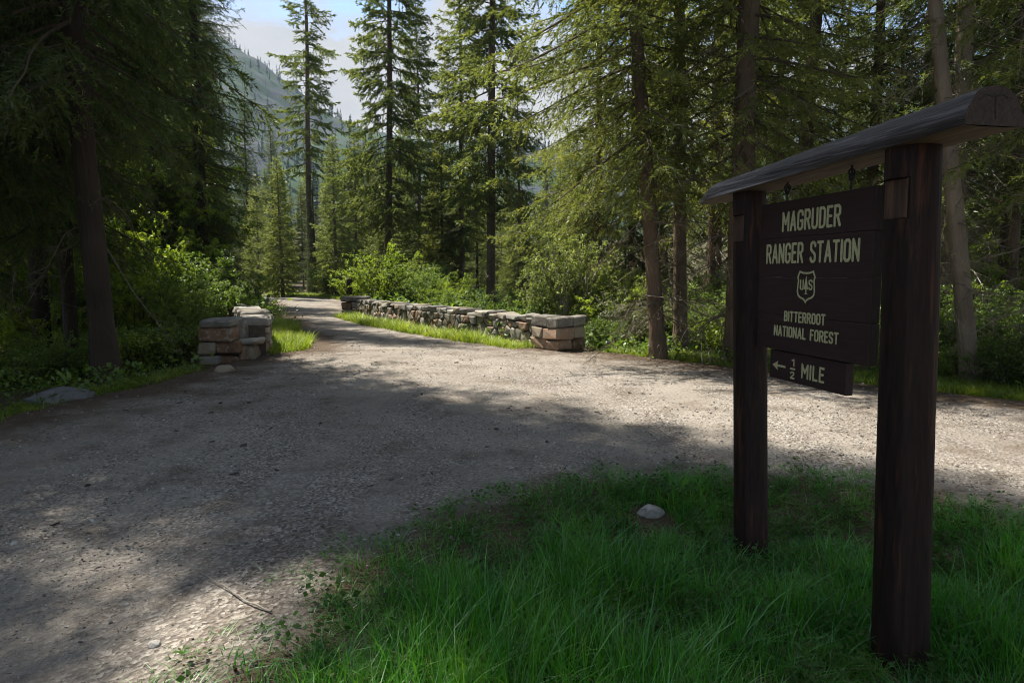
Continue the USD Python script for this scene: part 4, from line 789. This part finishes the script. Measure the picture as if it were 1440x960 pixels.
R2 = ((1148, 38, 0.95), (1168, 44, 1.1), (1182, 36, 0.9), (1204, 41, 1.15), (1232, 46, 1.2), (1250, 39, 1.0), (1268, 50, 1.3), (1292, 43, 1.1))
for k, (px, y, sc) in enumerate(R2):
    tree('snag', 'dead_tree', 'thin grey dead tree on the skyline above the sign beam, ' + nth(R2, k), px, y, sc, (rng.normal(0, 1.2), 0), None, G2)
G3 = 'conifers massed beyond the bend of the road'
def sky_line(px): return np.interp(px, [200, 330, 352, 380, 420, 470, 500, 530, 580, 640, 700, 740, 760, 800, 1000], [60, 235, 250, 215, 235, 222, 190, 190, 215, 215, 230, 265, 275, 150, 60])
HT = {'spruce_b': 25, 'fir_b': 29, 'young': 11, 'young_olive': 13}
rr = np.random.default_rng(5)
for k in range(46):
    px = 300 + 500 * (k + rr.uniform(0, 1)) / 46; y = rr.uniform(50, 86) if px < 520 else rr.uniform(38, 75)
    top = (385 - (sky_line(px) + abs(rr.normal(0, 28)))) / 960 * y + 1.6 - float(terrain(x_at(px, y), y)); key = rr.choice(['spruce_b', 'fir_b', 'young', 'young_olive'], p=[0.18, 0.16, 0.40, 0.26]) if px > 360 else 'spruce_b'
    sc = float(np.clip(top / HT[key], 0.2, 1.3))
    tree(key, 'background_conifer', 'conifer in the green mass of forest beyond the bend and the bridge', px, y, sc, (0, 0), None, G3, sxy=min(1.0, sc * 1.25))
tree('spruce_a', 'spruce_tree', 'very tall spruce close behind the thick trunked spruce on the left', 66, 14.6, 1.34, (0, 0), 4.0, sxy=1.0)
tree('spruce_a', 'spruce_tree', 'dark dense boughs filling the left edge of the picture, trunk outside it', -125, 10.6, 1.25, (0, 0), 2.0, sxy=0.92)
tree('spruce_a', 'spruce_tree', 'dark spruce just inside the left edge, left of the thick trunk', -24, 11.2, 1.22, (0, 0), 3.0, sxy=0.85)
G4 = 'conifers filling the dark wood on the left'
R4 = ((-60, 15, 0.95, 'spruce_a'), (20, 19, 0.9, 'spruce_a'), (70, 33, 1.0, 'spruce_b'), (150, 36, 1.0, 'spruce_b'), (250, 50, 0.95, 'spruce_b'), (160, 27, 1.0, 'spruce_b'), (265, 33, 1.0, 'spruce_b'), (215, 38, 1.1, 'spruce_b'), (40, 40, 1.1, 'spruce_b'), (100, 26, 0.95, 'spruce_b'), (295, 46, 0.9, 'spruce_b'))
for k, (px, y, sc, key) in enumerate(R4):
    tree(key, 'forest_conifer', 'dark conifer deep in the wood on the left of the road, ' + nth(R4, k), px, y, sc, (0, 0), None, G4)
G5 = 'trees around the clearing outside the picture'
for x, y, sc, key in ((-8.7, 5.8, 0.95, 'spruce_a'), (-8.6, 3.6, 0.95, 'spruce_b'), (-10.5, 8.5, 0.9, 'spruce_b'), (-7, -4, 0.95, 'spruce_a'), (-2, -6, 1.0, 'spruce_b'), (4, -6, 1.0, 'spruce_a'), (9, -4, 1.0, 'spruce_b'), (11, 1, 1.0, 'spruce_a'), (12.5, 5, 1.0, 'limby_b')):
    tree(key, 'clearing_spruce', 'spruce at the edge of the clearing outside the picture', 0, y, sc, (0, 0), None, G5, x=x)

# shrubs
def shrub(key, name, label, px, y, sc=1.0, group=None, cat='shrub', sxy=None):
    return tree(key, name, label, px, y, sc, (0, 0), None, group, cat, None, sxy)
shrub('maple', 'leafy_shrub', 'bright lime leafy bush behind the far end of the right wall', 540, 29.5, 1.15)
shrub('maple', 'leafy_shrub', 'smaller lime bush left of the far end of the right wall', 500, 33, 0.85)
shrub('alder', 'leafy_shrub', 'low green bush at the foot of the slender fir', 462, 46, 0.95)
shrub('maple', 'leafy_shrub', 'small lime bush just behind the left bridge wall', 322, 20.3, 0.55)
shrub('alder', 'leafy_shrub', 'green bush at the left road edge past the bridge wall', 352, 31, 0.8)
shrub('willow', 'willow_shrub', 'pale stemmed young willow just behind the end pier of the right wall', 792, 17.5, 1.05)
shrub('willow', 'willow_shrub', 'pale stemmed willow left of the one by the pier, against dark trunks', 756, 19.5, 1.05)
G6 = 'mixed bushes behind the right wall'
R6 = [(v,) for v in (575, 600, 622, 645, 668, 692, 716, 738, 765, 703, 640, 590)]
for k, (px,) in enumerate(R6):
    y = np.interp(px, [575, 765], [28.5, 19.5]) + (0 if k < 9 else 3.5)
    shrub(['alder', 'alder', 'maple', 'alder'][k % 4], 'wall_shrub', 'green bush in the row above the right bridge wall, ' + nth(R6, k), px, y, [0.95, 0.8, 0.7, 1.0][k % 4] * (1.0 if px < 620 else 0.92), G6)
G7 = 'bushes right of the wall pier'
R7 = [(828, 17, 'willow', 1.0), (858, 16.8, 'maple', 0.7), (884, 15.8, 'twiggy', 1.0), (905, 17.5, 'maple', 0.8), (868, 19, 'willow', 1.15), (800, 20, 'maple', 1.0), (842, 21, 'willow', 1.2), (972, 15, 'alder', 0.5), (1000, 14.4, 'low_lime', 0.9), (1018, 15.5, 'alder', 0.7), (848, 14.9, 'low', 0.8), (980, 17.5, 'alder', 0.85), (940, 16.8, 'alder', 0.7), (1085, 15.8, 'alder', 0.7), (1120, 14.5, 'twiggy', 0.9), (1220, 13.2, 'alder', 0.6)]
for k, (px, y, key, sc) in enumerate(R7):
    shrub(key, 'undergrowth_shrub', 'leafy bush in the undergrowth between wall pier and sign, ' + nth(R7, k), px, y, sc, G7)
G8 = 'bushes at the right edge of the gravel'
R8 = [(1322, 10.6, 'low_lime', 0.7), (1345, 11.8, 'alder', 0.55), (1392, 10.0, 'low', 0.9), (1425, 9.6, 'low', 0.8), (1440, 11.3, 'alder', 0.6), (1405, 12.5, 'alder', 0.7), (1330, 14, 'maple', 0.7), (1480, 9.5, 'low', 1.0), (1270, 12.0, 'low', 0.8), (1245, 11.5, 'low_lime', 0.6), (1370, 15, 'maple', 0.85), (1440, 16, 'maple', 0.9), (1300, 18, 'maple', 1.2), (1250, 26, 'maple', 1.6), (1225, 30, 'maple', 1.9), (1200, 26, 'maple', 1.4), (1290, 30, 'maple', 1.9), (1150, 24, 'maple', 1.2)]
for k, (px, y, key, sc) in enumerate(R8):
    shrub(key, 'edge_shrub', 'leafy bush under the trees beyond the right sign post, ' + nth(R8, k), px, y, sc, G8)
G9 = 'bushes under the left trees'
R9 = [(10, 10.2, 'low', 0.9), (48, 10.6, 'low', 0.7), (85, 11.4, 'alder', 0.5), (118, 11.2, 'low', 0.7), (178, 11.6, 'low_lime', 0.8), (200, 11.9, 'low', 0.9), (228, 12.3, 'low', 0.9), (252, 12.8, 'low_lime', 0.85), (262, 13.6, 'alder', 0.55), (232, 14.5, 'alder', 0.8), (190, 14.2, 'maple', 0.75), (205, 17, 'maple', 1.0), (160, 16, 'alder', 0.9), (75, 14.5, 'maple', 0.8), (30, 13.5, 'alder', 0.8), (-20, 12.5, 'maple', 0.9), (100, 19, 'maple', 1.4), (30, 17.5, 'maple', 1.5), (60, 22, 'maple', 2.0), (250, 17.5, 'alder', 1.1), (285, 16.5, 'alder', 0.8), (130, 23, 'maple', 1.5), (10, 24, 'maple', 2.2), (268, 20, 'twiggy', 1.2), (240, 23, 'maple', 1.7), (180, 20, 'maple', 1.3)]
for k, (px, y, key, sc) in enumerate(R9):
    shrub(key, 'shade_shrub', 'leafy bush under the dark trees left of the gravel, ' + nth(R9, k), px, y, sc, G9)

G10 = 'sunlit leafy trees beyond the left trees'
R10 = sorted(((8.8, 19.5, 1.3), (9.8, 22, 1.7), (8.6, 23.5, 2.0), (10.8, 25, 2.6), (9.2, 27, 2.6), (10.2, 30, 2.9), (8.4, 31, 2.6), (7.9, 17.5, 0.9)), key=lambda v: (v[0] * 0.61 - v[1] * 0.79) / (v[0] * 0.79 + v[1] * 0.61))
for k, (p_, q_, sc) in enumerate(R10):
    X_, Y_ = p_ * 0.61 - q_ * 0.79, p_ * 0.79 + q_ * 0.61
    tree('maple', 'understory_tree', 'backlit leafy tree behind the dark spruce trunk on the left, ' + nth([(v,) for v in range(len(R10))], k), 0, Y_, sc, (0, 0), None, G10, x=X_)

# ------------------------------------------------------------------ grass, ground cover, gravel, litter
def tuft_mesh(seed, n, h, spread, width, lean=0.5, segs=4):
    r = np.random.default_rng(seed); a = r.uniform(0, 2 * PI, n); rad = spread * np.sqrt(r.random(n)); b = np.stack([rad * np.cos(a), rad * np.sin(a), 0 * a], 1)
    hh = h * r.uniform(0.45, 1.1, n); da = a + r.normal(0, 1.0, n); bend = lean * r.uniform(0.1, 1.3, n)
    u = np.linspace(0, 1, segs + 1)[None]; out = (bend * hh)[:, None] * u ** 2; zz = hh[:, None] * (u - 0.28 * bend[:, None] * u ** 2.4)
    C = b[:, None] + np.stack([out * np.cos(da)[:, None], out * np.sin(da)[:, None], zz - 0.02 * (1 - u)], -1)
    fa = da + r.normal(PI / 2, 0.5, n); S = np.stack([np.cos(fa), np.sin(fa), 0 * fa], 1)[:, None] * (width * r.uniform(0.6, 1.3, n)[:, None] * (1 - u ** 1.8 * 0.96) / 2)[..., None]
    Lf, Rt = C - S, C + S; k = segs + 1; V = np.stack([Lf, Rt], 2).reshape(n, k * 2, 3); f = []
    for i in range(segs): f += [(2 * i, 2 * i + 1, 2 * i + 3), (2 * i, 2 * i + 3, 2 * i + 2)]
    f = np.array(f)[None] + (np.arange(n) * 2 * k)[:, None, None]
    return V.reshape(-1, 3), f.reshape(-1, 3)
def herb_mesh(seed, n, h, spread, leaf):
    q = np.random.default_rng(seed); C = np.stack([q.normal(0, spread, n), q.normal(0, spread, n), h * q.random(n) ** 0.6], 1); ld = unit(q.normal(0, 1, (n, 3)) * [1, 1, 0.4]); S = unit(np.cross(ld, q.normal(0, 0.3, (n, 3)) + [0, 0, 1])); l = leaf * q.uniform(0.6, 1.3, n)[:, None]
    V = np.stack([C, C + ld * l * 0.5 - S * l * 0.36, C + ld * l, C + ld * l * 0.5 + S * l * 0.36], 1).reshape(-1, 3); o = np.arange(n)[:, None] * 4
    return V, np.vstack([o + [0, 1, 2], o + [0, 2, 3]])
def in_poly(poly, n, r, area=None):
    x0, y0, x1, y1 = area or poly.bounds; P = np.stack([r.uniform(x0, x1, n), r.uniform(y0, y1, n)], 1)
    return P[shapely.contains_xy(poly, P[:, 0], P[:, 1])]
def noise2(P, f, seed=0): return meshkit.fbm(np.column_stack([P * f, np.zeros(len(P))]), 3, seed)
r = np.random.default_rng(12)
P = in_poly(verge_poly.buffer(0.35), 27000, r, (-2, 1.2, 4.2, 6.5))
dist = np.where(shapely.contains_xy(verge_poly, P[:, 0], P[:, 1]), 1, -1) * shapely.distance(shapely.points(P[:, 0], P[:, 1]), verge_poly.exterior)
nz = noise2(P, 1.6, 3); keep = r.random(len(P)) < np.clip((dist + 0.30) / 0.85, 0.0, 1) ** 1.6 * smooth01((nz - 0.24) / 0.25 + smooth01(dist / 1.2) * 0.8) * 0.58
keep &= np.hypot(*(P - ground_at(915, 712)[:2]).T) > 0.20
P, dist, nz = P[keep], dist[keep], nz[keep]
hs = (0.22 + 0.78 * smooth01(dist / 1.1)) * (0.25 + 1.5 * smooth01((nz - 0.25) / 0.5)) * r.uniform(0.7, 1.25, len(P))
for xb_, rad_, k_ in ((x0, 0.8, 0.55), (x1, 0.55, 0.72)):
    pb = SO[:2] + SU[:2] * xb_ - np.array([0.10, 0.30]); hs = hs * (1 - k_ * np.exp(-((P - pb) ** 2).sum(1) / rad_ ** 2))
Q3 = np.column_stack([P, ground_z(P[:, 0], P[:, 1])]); S3 = np.stack([0.8 + 0.3 * hs, 0.8 + 0.3 * hs, hs], 1)
scatter('grass', [tuft_mesh(1, 13, 0.19, 0.07, 0.0055), tuft_mesh(2, 11, 0.25, 0.06, 0.0060, 0.8), tuft_mesh(3, 14, 0.14, 0.09, 0.0050, 0.9), tuft_mesh(9, 12, 0.17, 0.08, 0.0050, 1.3)], r.integers(0, 4, len(P)), Q3, yaw_quat(r, len(P), 0.16), S3, 'long green grass growing around the sign posts', 'grass', GRASS)
dry = r.random(len(P)) < 0.10
scatter('dry_grass', [tuft_mesh(4, 12, 0.16, 0.09, 0.0035, 1.3)], np.zeros(dry.sum()), Q3[dry], yaw_quat(r, dry.sum(), 0.12), S3[dry], 'straw coloured dead blades among the green grass', 'grass', GRASS_DRY)
k = np.nonzero(r.random(len(P)) < 0.16)[0]
scatter('verge_weeds', [herb_mesh(5, 22, 0.07, 0.05, 0.026), herb_mesh(6, 16, 0.13, 0.04, 0.034)], r.integers(0, 2, len(k)), Q3[k], yaw_quat(r, len(k), 0.2), np.ones((len(k), 3)), 'small leafy weeds among the verge grass', 'weeds', HERBDARK)
# roadside grass
def strip(px_poly): return Polygon(gp(px_poly)).buffer(0)
bands = [(strip([(372, 502), (430, 492), (436, 484), (424, 472), (410, 460), (392, 452), (384, 458), (372, 478)]), 650, 1.25), (LineString(WR).buffer(1.0, single_sided=True).difference(LineString(WR).buffer(0.30)), 900, 1.0),
         (strip([(838, 493), (900, 500), (1040, 518), (1200, 538), (1320, 550), (1440, 564), (1500, 572), (1500, 540), (1320, 530), (1200, 522), (1040, 505), (900, 492)]), 1700, 0.6), (strip([(376, 416), (500, 422), (500, 418), (376, 412)]), 900, 1.0),
         (strip([(0, 590), (130, 558), (280, 520), (280, 510), (130, 545), (0, 572)]), 260, 0.4), (strip([(366, 430), (396, 450), (380, 440), (366, 424), (350, 418)]), 300, 1.2)]
PP, HS = [], []
for poly, n, h in bands:
    q = in_poly(poly, n * 45, r)[:n]; PP.append(q); HS.append(h * (0.35 + 1.1 * noise2(q, 0.9, 4)) * r.uniform(0.6, 1.1, len(q)))
P, hs = np.vstack(PP), np.concatenate(HS)
scatter('roadside_grass', [tuft_mesh(5, 15, 0.34, 0.10, 0.013, 0.6, 2), tuft_mesh(6, 14, 0.28, 0.12, 0.013, 0.9, 2)],
        r.choice(2, len(P)), np.column_stack([P, ground_z(P[:, 0], P[:, 1])]), yaw_quat(r, len(P), 0.1), np.stack([0.8 + 0.4 * hs, 0.8 + 0.4 * hs, hs], 1), 'yellow green grass along the foot of the walls and road edges', 'grass', GRASS_SUN)
# low plants on the forest floor
x_, y_ = r.uniform(-24, 22, 30000), r.uniform(4, 50, 30000); P = np.stack([x_, y_], 1); rd = np.hypot(x_, y_)
keep = ~shapely.contains_xy(road_poly.buffer(-0.15), x_, y_) & ~shapely.contains_xy(verge_poly, x_, y_) & (np.abs(x_) < 0.95 * y_ + 2) & (r.random(30000) < 0.78 * np.clip(16 / rd, 0.12, 1) ** 1.2) & (noise2(P, 0.5, 8) > 0.36)
dw_ = np.minimum(shapely.distance(shapely.points(P[:, 0], P[:, 1]), LineString(WL)), shapely.distance(shapely.points(P[:, 0], P[:, 1]), LineString(WR))); right_of = (P[:, 0] - CREEK0[0]) * CREEKD[0] + (P[:, 1] - CREEK0[1]) * CREEKD[1]
keep &= ~((dw_ < 2.2) & (right_of > -4.2) & (right_of < 2.6))
P = P[keep]; sc = r.uniform(0.6, 1.5, len(P)) * np.clip(np.hypot(P[:, 0], P[:, 1]) / 14, 0.8, 1.8)
scatter('forest_undergrowth', [herb_mesh(1, 26, 0.22, 0.16, 0.075), herb_mesh(2, 24, 0.30, 0.14, 0.08), tuft_mesh(8, 10, 0.3, 0.12, 0.012, 0.8, 2)], r.choice(3, len(P), p=[0.55, 0.2, 0.25]),
        np.column_stack([P, ground_z(P[:, 0], P[:, 1])]), yaw_quat(r, len(P), 0.1), np.repeat(sc[:, None], 3, 1), 'low leafy plants covering the ground under the trees', 'undergrowth', HERB)
# loose gravel
def pebble(seed):
    q = np.random.default_rng(seed); v = unit(q.normal(size=(10, 3))) * q.uniform(0.75, 1.15, (10, 1)) * [1.0, 0.8, 0.55]; return hull(v)
pool, area = [], road_poly.difference(verge_poly.buffer(-0.35))
for n, (y0, y1), (s0, s1) in ((24000, (1.4, 4.2), (0.0045, 0.013)), (17000, (3.8, 8.0), (0.007, 0.018)), (7000, (7.5, 16), (0.009, 0.024)), (2200, (15, 30), (0.012, 0.028))):
    q = np.stack([r.uniform(-1, 1, n) * (0.80 * y1 + 0.6), r.uniform(y0, y1, n)], 1); q = q[shapely.contains_xy(area, q[:, 0], q[:, 1]) & (np.abs(q[:, 0]) < 0.8 * q[:, 1] + 0.7)]
    d = noise2(q, 0.7, 17); q = q[r.random(len(q)) < smooth01((d - 0.30) / 0.3) * 0.9 + 0.1]; s = s0 + (s1 - s0) * r.random(len(q)) ** 2.2; pool.append(np.column_stack([q, s]))
big = np.stack([r.uniform(-6, 5, 260), r.uniform(1.6, 10, 260)], 1); big = big[shapely.contains_xy(area, big[:, 0], big[:, 1])]; pool.append(np.column_stack([big, r.uniform(0.012, 0.026, len(big))]))
A = np.vstack(pool)
scatter('loose_gravel', [pebble(k) for k in range(8)], r.integers(0, 8, len(A)), np.column_stack([A[:, :2], ground_z(A[:, 0], A[:, 1]) + A[:, 2] * 0.12]), yaw_quat(r, len(A), 0.35), A[:, 2:3] * r.uniform(0.75, 1.3, (len(A), 3)), 'loose grey stones scattered over the gravel road', 'gravel', PEBBLE)
# needles, twigs and scraps of bark on the ground
def litter_mesh(seed, n, l, w):
    q = np.random.default_rng(seed); C = np.column_stack([q.normal(0, 0.16, (n, 2)), q.uniform(0.002, 0.010, n)]); D = unit(np.column_stack([q.normal(0, 1, (n, 2)), q.normal(0, 0.06, n)])); return blades(C, D, q.uniform(0.3, 1.2, n) * l, np.full(n, w), q)
n = 9000; q = np.stack([r.uniform(-9, 6, n), r.uniform(1.4, 14, n)], 1); q = q[shapely.contains_xy(road_poly.union(verge_poly).buffer(0.4), q[:, 0], q[:, 1]) & (np.abs(q[:, 0]) < 0.8 * q[:, 1] + 0.7)]
e = shapely.distance(shapely.points(q[:, 0], q[:, 1]), road_poly.exterior); e2 = shapely.distance(shapely.points(q[:, 0], q[:, 1]), verge_poly)
q = q[r.random(len(q)) < 0.08 + 0.9 * np.exp(-e / 0.7) + 0.5 * np.exp(-e2 / 0.35) + 0.35 * (noise2(q, 0.6, 40) > 0.58)]
scatter('needle_litter', [litter_mesh(1, 22, 0.05, 0.0035), litter_mesh(2, 8, 0.13, 0.006)], r.choice(2, len(q), p=[0.8, 0.2]), np.column_stack([q, ground_z(q[:, 0], q[:, 1]) + 0.004]), yaw_quat(r, len(q)), np.ones((len(q), 3)), 'fallen needles and twigs scattered on the ground', 'litter', LITTER)

n = 420; q = np.stack([r.uniform(-7, 8, n), r.uniform(2.0, 17, n)], 1); q = q[shapely.contains_xy(area, q[:, 0], q[:, 1])]; sz = 0.010 + 0.026 * r.random((len(q), 1)) ** 2
SCRAP = leaf_look('bark_scrap', (0.020, 0.014, 0.010), (0.045, 0.032, 0.024), (0.09, 0.065, 0.05), 0.0, tone=True)
scatter('bark_scraps', [pebble(21), pebble(22), pebble(23)], r.integers(0, 3, len(q)), np.column_stack([q, ground_z(q[:, 0], q[:, 1]) + 0.006]), yaw_quat(r, len(q), 0.2), sz * np.column_stack([r.uniform(1, 2.2, len(q)), r.uniform(0.6, 1.1, len(q)), r.uniform(0.4, 0.9, len(q))]), 'dark scraps of bark and cones strewn over the gravel', 'litter', SCRAP)

# ------------------------------------------------------------------ the far wood on the mountainside
def far_tree(seed, H, R, dead=False):
    q = np.random.default_rng(seed); ms = [tubes(np.array([[[0, 0, -1], [0, 0, H * 0.5], [0, 0, H]]]), np.array([[0.3, 0.2, 0.05]]), 3)]
    n = 12 if dead else 60; h = H * q.uniform(0.12, 0.98, n); a = q.uniform(0, 2 * PI, n); rr_ = R * (1 - h / H) ** 0.8 + 0.15
    D = np.stack([np.cos(a), np.sin(a), q.uniform(-0.5, 0.1, n)], 1); B = np.stack([0 * h, 0 * h, h], 1)
    ms.append(blades(B + D * (rr_ * (0 if dead else 0.15))[:, None], D, rr_ * (0.6 if dead else 1.0), np.full(n, 0.12 if dead else 1.3), q)); return cat_mesh(ms)
n = 6500; X, Y = r.uniform(-620, 100, n), r.uniform(200, 900, n); Q = np.stack([X, Y], 1); dn = noise2(Q, 0.012, 6)
keep = r.random(n) < smooth01((dn - 0.42) / 0.16) * 0.55 + 0.06; X, Y = X[keep], Y[keep]
FARN = leaf_look('far_needles', (0.03, 0.045, 0.022), (0.05, 0.068, 0.028), (0.08, 0.09, 0.04), 0.1, nscale=0.05, tone=True)
scatter('distant_wood', [far_tree(1, 17, 2.6), far_tree(2, 14, 2.4), far_tree(3, 15, 1.2, True)], r.choice(3, len(X), p=[0.38, 0.38, 0.24]), np.column_stack([X, Y, hill_h(X, Y)]), yaw_quat(r, len(X)), np.repeat(r.uniform(0.55, 1.2, len(X))[:, None], 3, 1), 'scattered conifers and bare poles on the far mountainside', 'forest', FARN)

# ------------------------------------------------------------------ the air
HAZE = usdkit.material(stage, '/World/Looks/haze_look', {'v': ('principled_volume', {'color': (0.55, 0.74, 1.0), 'density': 0.0001, 'anisotropy': 0.2})}, [], volume='v.volume')
hz = trimesh.creation.box((2080, 1290, 432)); hz.apply_translation((-150, 455, 207))
tag(obj('haze', hz, HAZE), 'thin bluish haze in the air of the valley', 'haze', kind='stuff')
